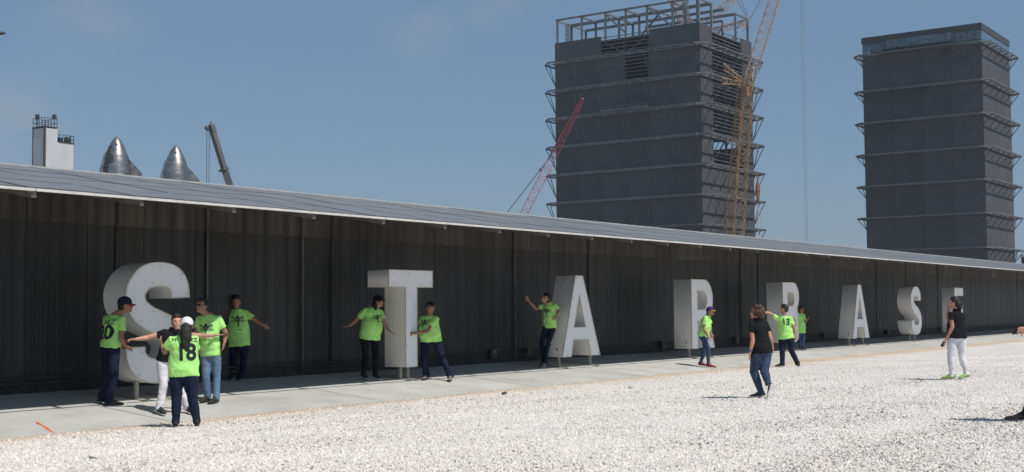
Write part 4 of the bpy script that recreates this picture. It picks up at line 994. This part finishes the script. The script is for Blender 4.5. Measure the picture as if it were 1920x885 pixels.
    if hair != 'bald':
        hh.ell(HP(0, -.020, .028), (.084*hs_, .092*hs_, .102*hs_), ax=ax) if not cap else hh.ell(HP(0, -.022, -.005), (.080*hs_, .086*hs_, .072*hs_), ax=ax); hh.ell(HP(0, -.045, -.02), (.076*hs_, .06*hs_, .07*hs_), ax=ax)
        if hair == 'short' and not cap: hh.ell(HP(0, .02, .085), (.066*hs_, .07*hs_, .05*hs_), ax=ax)
        if hair == 'long':
            for q in (-1, 1): hh.loft([HP(q*.072, -.02, .02), HP(q*.088, -.015, -.07), HP(q*.095, .0, -.16)], [(.022*hs_, .04*hs_), (.03*hs_, .045*hs_), (.02*hs_, .03*hs_)], n=10)
            hh.loft([HP(0, -.07, .02), HP(0, -.095, -.08), HP(0, -.10, -.19)], [(.07*hs_, .04*hs_), (.085*hs_, .045*hs_), (.06*hs_, .03*hs_)], side=hr, n=12)
        if hair == 'pony':
            hh.ell(HP(0, -.095, .0), (.05*hs_, .05*hs_, .05*hs_), ax=ax)
            hh.loft([HP(0, -.10, .02), HP(0, -.13, -.06), HP(.01, -.145, -.17), HP(.0, -.14, -.28), HP(.015, -.13, -.36)], [(.055*hs_, .045*hs_), (.082*hs_, .055*hs_), (.08*hs_, .05*hs_), (.055*hs_, .04*hs_), (.015*hs_, .015*hs_)], side=hr, n=12)
        if hair == 'mop':
            hh.ell(HP(0, .02, .075), (.082*hs_, .085*hs_, .07*hs_), ax=ax); hh.ell(HP(.0, .07, .045), (.066*hs_, .035*hs_, .035*hs_), ax=ax)
        if hair == 'tied': hh.ell(HP(0, -.085, -.03), (.075*hs_, .062*hs_, .075*hs_), ax=ax); hh.ell(HP(0, -.10, -.085), (.055*hs_, .045*hs_, .05*hs_), ax=ax); hh.ell(HP(0, .015, .085), (.066*hs_, .07*hs_, .05*hs_), ax=ax)
        if hair == 'curly':
            for i in range(46):
                a_, b_ = random.uniform(0, 6.28), random.uniform(-.75, 1.0); c_ = math.sqrt(max(0, 1-b_*b_)); x, y, z = c_*math.cos(a_), c_*math.sin(a_), b_
                if y > .45 and z < .25: continue
                hh.ell(HP(x*.092, y*.098-.012, z*.098+.016), (.034*hs_, .034*hs_, .034*hs_), ax=ax, n=8, m=6)
            hh.ell(HP(0, -.06, -.04), (.09*hs_, .07*hs_, .085*hs_), ax=ax)
    if hh.v: remesh(hh, 'hair', hm, .009*hs_, 1, root, lambda c: (.009 if hair in ('curly', 'long', 'pony') else .004)*noise.noise((c.x*45, c.y*45, c.z*45)))
    if cap:
        cm_, bm_, back = cap; c_ = MB(); n3 = 18; vs = []
        for i in range(8):
            a_ = (math.pi/2)*i/7
            for j in range(n3): q = 2*math.pi*j/n3; vs.append(HP(.090*math.cos(a_)*math.cos(q), (.106*math.cos(a_)*math.sin(q))-.006, .034+.098*math.sin(a_)**.9))
        low = [HP(.091*math.cos(2*math.pi*j/n3), .107*math.sin(2*math.pi*j/n3)-.006, .012) for j in range(n3)]
        c_.add(low+vs, [(i*n3+j, i*n3+(j+1) % n3, (i+1)*n3+(j+1) % n3, (i+1)*n3+j) for i in range(8) for j in range(n3)]+[tuple(reversed(range(n3)))])
        for fi in range(len(c_.f)-1):
            if back and math.sin(2*math.pi*((fi % n3)+.5)/n3) < -.1: c_.mi[fi] = 1
        co = c_.build('cap', [cm_, back or cm_], root, True)
        c_ = MB(); vs = []
        for h in (.020, .012):
            for i in range(9):
                t = -1+2*i/8; ang = t*R_(62)
                for e_ in (0, .5, 1): vs.append(HP(.090*math.sin(ang)*(1-.1*e_), .088*math.cos(ang)+.078*e_*(1-.25*t*t), h-.012*e_-.020*t*t))
        fs = []
        for i in range(8):
            for e_ in range(2):
                a_ = i*3+e_; fs += [(a_, a_+1, a_+4, a_+3), (27+a_, 27+a_+3, 27+a_+4, 27+a_+1)]
            a_ = i*3+2; fs.append((a_, a_+27, a_+30, a_+3))
        for a_ in (0, 24):
            for e_ in range(2): fs.append((a_+e_, a_+e_+27, a_+e_+28, a_+e_+1))
        c_.add(vs, fs); c_.build('cap_bill', bm_, co, False)
        if back is None:
            c_ = MB(); c_.ell(HP(0, 0, .13), (.008*s, .008*s, .005*s), ax=ax, n=8, m=4); c_.build('cap_button', bm_, co, True)
    if band:
        q, col_ = band; d_ = (wr[q]-el[q]).normalized(); c_ = MB(); p_ = wr[q]-d_*.03; c_.loft([p_-d_*.012, p_+d_*.012], [.035*s, .035*s], n=12); tag(c_.build('wristband', col_, None, True), 'wristband on the walking curly haired woman', 'wristband')
    if phone:
        q, lab2 = phone; d_ = (J(arms['R' if q == 1 else 'L'][2])-wr[q]).normalized(); p_ = wr[q]+d_*.10*s; c_ = MB(); c_.bar(p_-d_*.05, p_+d_*.075, .06, .010, up=T)
        tag(c_.build('phone', mat('phone_black', (.015, .015, .018), .25)), lab2, 'phone')
    return root
C1_ = (160, 470, 2.529); CB = (290, 590, 4.02); CDd = (350, 550, 5.206); CE = (640, 540, 4.66); CFf = (740, 550, 4.917); C3_ = (940, 490, 4.023); C4_ = (1240, 500, 3.403); CG = (1380, 560, 4.427); CH = (1740, 540, 3.278)
navycap = cloth('navy_cap', (.02, .025, .05)); redbill = cloth('red_bill', (.45, .03, .03)); whitecap = cloth('white_cap', (.72, .70, .70)); blackcap = cloth('black_cap', (.015, .015, .015)); purple = cloth('purple_cap', (.09, .03, .13)); yelb = cloth('yellow_bill', (.55, .36, .10)); greyc = cloth('grey_cap_mesh', (.25, .25, .24))
bsh = mat('black_shoe', (.02, .018, .017), .6); brsh = mat('brown_shoe', (.07, .055, .045), .7); nsh = mat('navy_shoe', (.03, .045, .08), .7); redsh = mat('red_shoe', (.36, .03, .045), .6); grsh = mat('green_shoe', (.30, .50, .12), .6, var=.3, scale=20); gysh2 = mat('pale_green_shoe', (.24, .27, .17), .7, var=.4, scale=25); gysh = mat('grey_shoe', (.30, .30, .28), .7); tansh = mat('tan_shoe', (.20, .16, .12), .8, var=.3, scale=20)

person('man in navy cap with red bill, seen from behind at the first S', C1_, (203, 761), 1.74, (138, 318, 0), (118, 452, 0), (188, 258, .05), 132, 118, 95,
       {'R': ((170, 415, .16), (190, 452, .12), (214, 464, .1), (0, -1, .2), .5), 'L': ((108, 420, -.25), (150, 450, -.3), (175, 455, -.3))},
       {'R': ((138, 590, .12), (112, 725, .05), (155, 752, 0)), 'L': ((100, 590, -.12), (78, 690, -.2), (108, 706, -.2)), 'foot': 1.05},
       topm=neon, legm_=navy, cap=(navycap, redbill, None), shoe=bsh, sole=soleb, prints=[('num', '20', .30, -.02, .47, -1), ('name', 'NEZ', .11, .04, .84, -1)], skinc=(.27, .13, .085), sw=.20, bel=.13)
person('smiling man in black polo and white trousers with both arms spread', C1_, (325, 776), 1.62, (418, 392, 0), (390, 522, 0), (433, 338, .05), 5, 0, 10,
       {'R': ((292, 413, .0), (240, 420, .05), (206, 422, .05), (0, -1, .2), .7), 'L': ((560, 404, .05), (612, 402, .1), (652, 396, .12), (0, -1, 0), .15)},
       {'R': ((370, 640, .08), (352, 738, .12), (375, 785, .28)), 'L': ((440, 640, 0), (484, 735, -.1), (500, 765, .0)), 'flare': .07},
       top='polo', topm=blk, legm_=whp, hair='short', hairmat=hairm, shoe=bsh, sole=soleb, skinc=(.50, .27, .20), smile=True, sleeve=.42)
person('woman in white cap and neon shirt numbered 18, seen from behind', CB, (345, 803), 1.60, (214, 185, 0), (220, 452, 0), (243, 85, .0), 180, 180, 172,
       {'L': ((76, 285, -.10), (56, 232, -.18), (44, 192, -.2), (1, 0, 0), .5), 'R': ((318, 290, -.2), (290, 235, -.38), (280, 205, -.4))},
       {'L': ((165, 640, 0), (158, 818, 0), (152, 855, -.2)), 'R': ((286, 640, 0), (318, 815, 0), (322, 855, -.2)), 'r': 1.12},
       topm=neon, legm_=navy, hair='pony', cap=(whitecap, whitecap, None), shoe=bsh, sole=soleb, sw=.20, hw=.205, bel=.15, chest=.135, belly=.03,
       prints=[('num', '18', .34, .04, .62, -1, .85), ('name', 'M', .085, -.13, .98, -1), ('name', 'EZ', .085, .16, .97, -1)], skinc=(.33, .17, .11))
person('man in sunglasses, neon logo shirt and faded blue jeans beside the first S', CDd, (392, 754), 1.74, (214, 240, 0), (236, 590, 0), (152, 125, .06), -22, -15, -45,
       {'L': ((385, 395, 0), (368, 480, .08), (355, 545, .1)), 'R': ((100, 385, -.05), (90, 480, .05), (95, 520, .05))},
       {'R': ((190, 830, .05), (205, 1010, 0), (150, 1070, .15)), 'L': ((295, 830, 0), (288, 1030, .1), (240, 1080, .22)), 'flare': .062, 'foot': 1.05, 'r': .93},
       topm=neon, legm_=ltbl, glasses=True, shoe=bsh, sole=soleb, prints=[('logo', '', 1.05, .0, .66, 1)], skinc=(.30, .155, .10), sw=.20, hw=.15, bel=.125, pitch=8)
person('woman in neon shirt leaning back on the wall with one arm out', CDd, (443, 712), 1.64, (488, 185, 0), (508, 500, 0), (483, 82, .03), 5, 0, -5,
       {'L': ((690, 275, 0), (742, 308, .05), (800, 342, .06), (0, 0, 1), .2), 'R': ((345, 270, -.02), (300, 340, .0), (285, 370, .0))},
       {'R': ((458, 660, .05), (458, 795, .02), (445, 850, .2)), 'L': ((555, 660, .05), (538, 795, .02), (545, 855, .2)), 'r': 1.0},
       topm=neon, legm_=navy, hair='short', hairmat=hairb, shoe=nsh, sole=solew, sw=.20, hw=.215, bel=.16, chest=.14, belly=.05, prints=[('logo', '', 1.15, .0, .72, 1)], skinc=(.30, .155, .11), pitch=-10)
person('woman in black cap with long dark hair and black trousers left of the T', CE, (697, 712), 1.72, (275, 190, .06), (248, 432, 0), (322, 120, .12), 28, 15, 45,
       {'R': ((118, 292, .0), (72, 330, .05), (14, 342, .08), (0, -1, 0), .15), 'L': ((380, 318, .10), (412, 368, .18), (462, 402, .2), (0, -1, 0), .15)},
       {'R': ((212, 590, 0), (192, 758, 0), (235, 825, .18)), 'L': ((300, 590, 0), (296, 752, 0), (350, 815, .18)), 'r': .96, 'flare': .055},
       topm=neon, legm_=black, hair='long', cap=(blackcap, blackcap, None), shoe=nsh, sole=solew, hw=.205, bel=.16, chest=.14, belly=.05, prints=[('logo', '', .9, .04, .68, 1)], skinc=(.36, .18, .13), pitch=12, smile=True)
person('man in navy and grey cap leaning in to press the T', CFf, (805, 712), 1.74, (322, 225, .05), (332, 430, 0), (330, 135, .12), -32, -20, -28,
       {'L': ((300, 352, .30), (165, 368, .34), (70, 380, .36), (0, 0, 1), .2), 'R': ((232, 330, .0), (205, 365, -.1), (185, 372, -.1))},
       {'R': ((275, 590, .08), (292, 768, .05), (262, 812, .22)), 'L': ((440, 600, .02), (516, 768, 0), (502, 838, .25)), 'flare': .078, 'foot': 1.05},
       topm=neon, legm_=navy, cap=(navycap, navycap, greyc), glasses=False, shoe=tansh, sole=soleb, sw=.21, hw=.215, bel=.17, belly=.07, prints=[('logo', '', .95, -.03, .72, 1)], skinc=(.28, .14, .09), pitch=28, roll=8)
person('boy with dark hair leaning on the letter A, one palm against the wall', C3_, (1018, 688), 1.70, (362, 328, .05), (364, 492, 0), (336, 284, .14), -26, -8, -52,
       {'R': ((262, 362, .0), (206, 300, .0), (186, 255, .0), (-.6, 0, -.6), .1), 'L': ((442, 372, .08), (418, 412, .2), (396, 442, .22), (0, 0, -1), .9)},
       {'R': ((306, 605, .06), (318, 735, .05), (296, 768, .2)), 'L': ((356, 605, .10), (326, 738, .14), (305, 775, .3)), 'r': .92, 'flare': .055},
       topm=neon, legm_=navy, hair='mop', shoe=gysh2, sole=solew, sw=.175, hw=.155, bel=.11, prints=[('logo', '', .85, .0, .68, 1)], skinc=(.40, .21, .15), pitch=42)
person('child in purple cap and red shoes walking past the letter R', C4_, (1322, 689), 1.66, (291, 322, .05), (268, 440, 0), (312, 285, .08), 70, 60, 55,
       {'R': ((272, 395, .16), (298, 442, .22), (310, 472, .22), (0, -1, 0), .4), 'L': ((312, 385, -.12), (318, 430, -.1), (322, 450, -.1))},
       {'R': ((298, 515, .10), (300, 625, .10), (340, 655, .1)), 'L': ((278, 525, -.12), (250, 588, -.15), (282, 618, -.15)), 'r': .88, 'flare': .052},
       topm=neon, legm_=blue, cap=(purple, yelb, None), glasses=True, shoe=redsh, sole=soleb, sw=.17, hw=.16, bel=.125, skinc=(.33, .17, .11), pitch=6)
person('woman with curly brown hair in black shirt and jeans walking across the gravel', CG, (1427, 748), 1.58, (186, 205, .0), (212, 440, 0), (172, 112, .0), -158, -140, -98,
       {'L': ((140, 345, .12), (118, 445, .14), (108, 505, .15), (1, 0, 0), .4), 'R': ((286, 330, .0), (302, 392, -.1), (306, 420, -.1))},
       {'L': ((150, 605, .0), (212, 795, .0), (170, 838, .0)), 'R': ((236, 600, .05), (268, 705, .16), (238, 800, .16)), 'air': 1, 'flare': .062, 'r': 1.16},
       top='polo', topm=blk, legm_=blue, hair='curly', hairmat=hairc, glasses=True, shoe=brsh, sole=solew, sw=.165, hw=.185, bel=.16, chest=.13, skinc=(.42, .21, .14), sleeve=.55, band=(-1, mat('violet_band', (.12, .06, .3), .5)))
person('man in neon shirt numbered 13 seen from behind with one arm out', CG, (1478, 689), 1.70, (398, 162, 0), (418, 325, 0), (402, 85, .0), 160, 170, -110,
       {'L': ((282, 122, .05), (236, 113, .1), (205, 103, .12), (0, -1, 0), .3), 'R': ((488, 250, .05), (496, 300, .05), (492, 342, .05))},
       {'L': ((384, 440, .05), (386, 560, .08), (334, 576, .0)), 'R': ((462, 435, 0), (512, 538, -.06), (522, 565, .1)), 'flare': .07, 'r': 1.12},
       topm=neon, legm_=navy, hair='short', shoe=bsh, sole=solew, sw=.205, hw=.20, bel=.16, chest=.14, belly=.02, prints=[('num', '13', .24, .09, .80, -1, .8)], skinc=(.40, .2, .14))
person('child in sunglasses half hidden behind the letter B with one fist raised', C4_, (1504, 657), 1.52, (888, 306, 0), (893, 418, 0), (895, 273, .05), 25, 25, 20,
       {'L': ((915, 358, .05), (932, 338, .12), (945, 324, .12), (0, 1, 0), .9), 'R': ((862, 352, .0), (862, 390, .05), (865, 410, .05))},
       {'R': ((884, 470, .05), (886, 520, .02), (896, 540, .1)), 'L': ((906, 470, .05), (898, 525, .05), (920, 545, .15)), 'r': .9},
       topm=neon, legm_=blue, hair='short', glasses=True, shoe=nsh, sole=solew, sw=.17, hw=.16, bel=.12, skinc=(.28, .14, .09))
person('woman in black shirt and white trousers shading her face near the E', CH, (1793, 713), 1.67, (178, 158, .0), (178, 300, 0), (165, 92, .0), -150, -150, -110,
       {'L': ((150, 240, .16), (112, 315, .16), (88, 352, .16), (1, 0, 0), .7), 'R': ((122, 195, -.12), (124, 125, -.10), (122, 92, -.10), (1, 0, 0), .3)},
       {'L': ((140, 425, .05), (148, 545, .05), (105, 565, .05)), 'R': ((208, 425, .0), (237, 528, .0), (200, 572, .1)), 'r': 1.05, 'flare': .052, 'foot': 1.0},
       top='polo', topm=blk, legm_=whp, hair='tied', hairmat=hairb, shoe=grsh, sole=gysh, sw=.165, hw=.195, bel=.15, chest=.135, skinc=(.36, .18, .125), phone=(-1, 'dark phone in the lowered hand of the woman in white trousers'), sleeve=.5)
person('man in dark clothes cut off by the right edge, holding a camera out', CH, (1912, 792), 1.72, (700, 175, 0), (690, 430, 0), (690, 75, .0), -70, -75, -80,
       {'L': ((660, 270, .15), (598, 252, .3), (558, 262, .34), (0, -.3, 1), .8), 'R': ((700, 300, -.2), (650, 280, -.1), (620, 275, 0), (0, 0, 1), .6)},
       {'L': ((655, 640, .08), (604, 795, .05), (520, 822, .05)), 'R': ((690, 640, -.08), (705, 790, -.12), (640, 812, -.12)), 'foot': 1.1},
       top='polo', topm=blk, legm_=black, hair='short', shoe=bsh, sole=soleb, sw=.20, bel=.14, skinc=(.42, .2, .12), phone=(-1, 'black compact camera held out at the right edge'), sleeve=.5)

# ------------------------------------------------------------------ odd stones and litter on the gravel
def rock(px_, py_, sz, m, lab, cat='rock', flat=.6, name='rock'):
    p = onG(px_, py_); s = MB(); s.ell((p.x, p.y, p.z+sz*flat*.6), (sz, sz*.7, sz*flat), n=9, m=7); s.v = [tuple(Vector(v)+Vector((noise.noise(Vector(v)*9), noise.noise(Vector(v)*11+Vector((5, 5, 5))), noise.noise(Vector(v)*8)))*sz*.35) for v in s.v]
    tag(s.build(name, m), lab, cat)
dk = mat('dark_rock', (.07, .065, .065), .9, var=.3, scale=20)
rock(946, 741, .075, dk, 'dark stone lying on the tan gravel edge in front of the pavement')
rock(1183, 729, .085, mat('grey_rock', (.5, .5, .5), .9), 'smooth pale grey stone on the gravel right of centre', flat=.4)
rock(1054, 774, .035, mat('blue_scrap', (.03, .05, .10), .5), 'small dark blue scrap on the white gravel', 'litter', .5, 'litter_scrap')
rock(172, 862, .07, mat('slate', (.12, .14, .15), .8), 'flat dark green grey stone on the gravel at lower left', flat=.3)
rock(1654, 776, .04, mat('soot', (.04, .04, .05), .8), 'small black stone on the gravel at lower right')

# ------------------------------------------------------------------ thin sea haze in the air
hzb = MB(); hzb.box((-3600, -3600, -1.6), (3600, 3600, 128)); hm_ = bpy.data.materials.new('haze_air'); hm_.use_nodes = True; hn = hm_.node_tree
hn.nodes.remove(hn.nodes['Principled BSDF']); pv = hn.nodes.new('ShaderNodeVolumePrincipled'); pv.inputs['Color'].default_value = (.86, .92, 1, 1); pv.inputs['Density'].default_value = .00013; pv.inputs['Anisotropy'].default_value = 0
hn.links.new(pv.outputs[0], hn.nodes['Material Output'].inputs['Volume'])
ho = hzb.build('haze', hm_); ho['kind'] = 'stuff'; ho['label'] = 'thin pale haze filling the air over the whole site'; ho['category'] = 'haze'
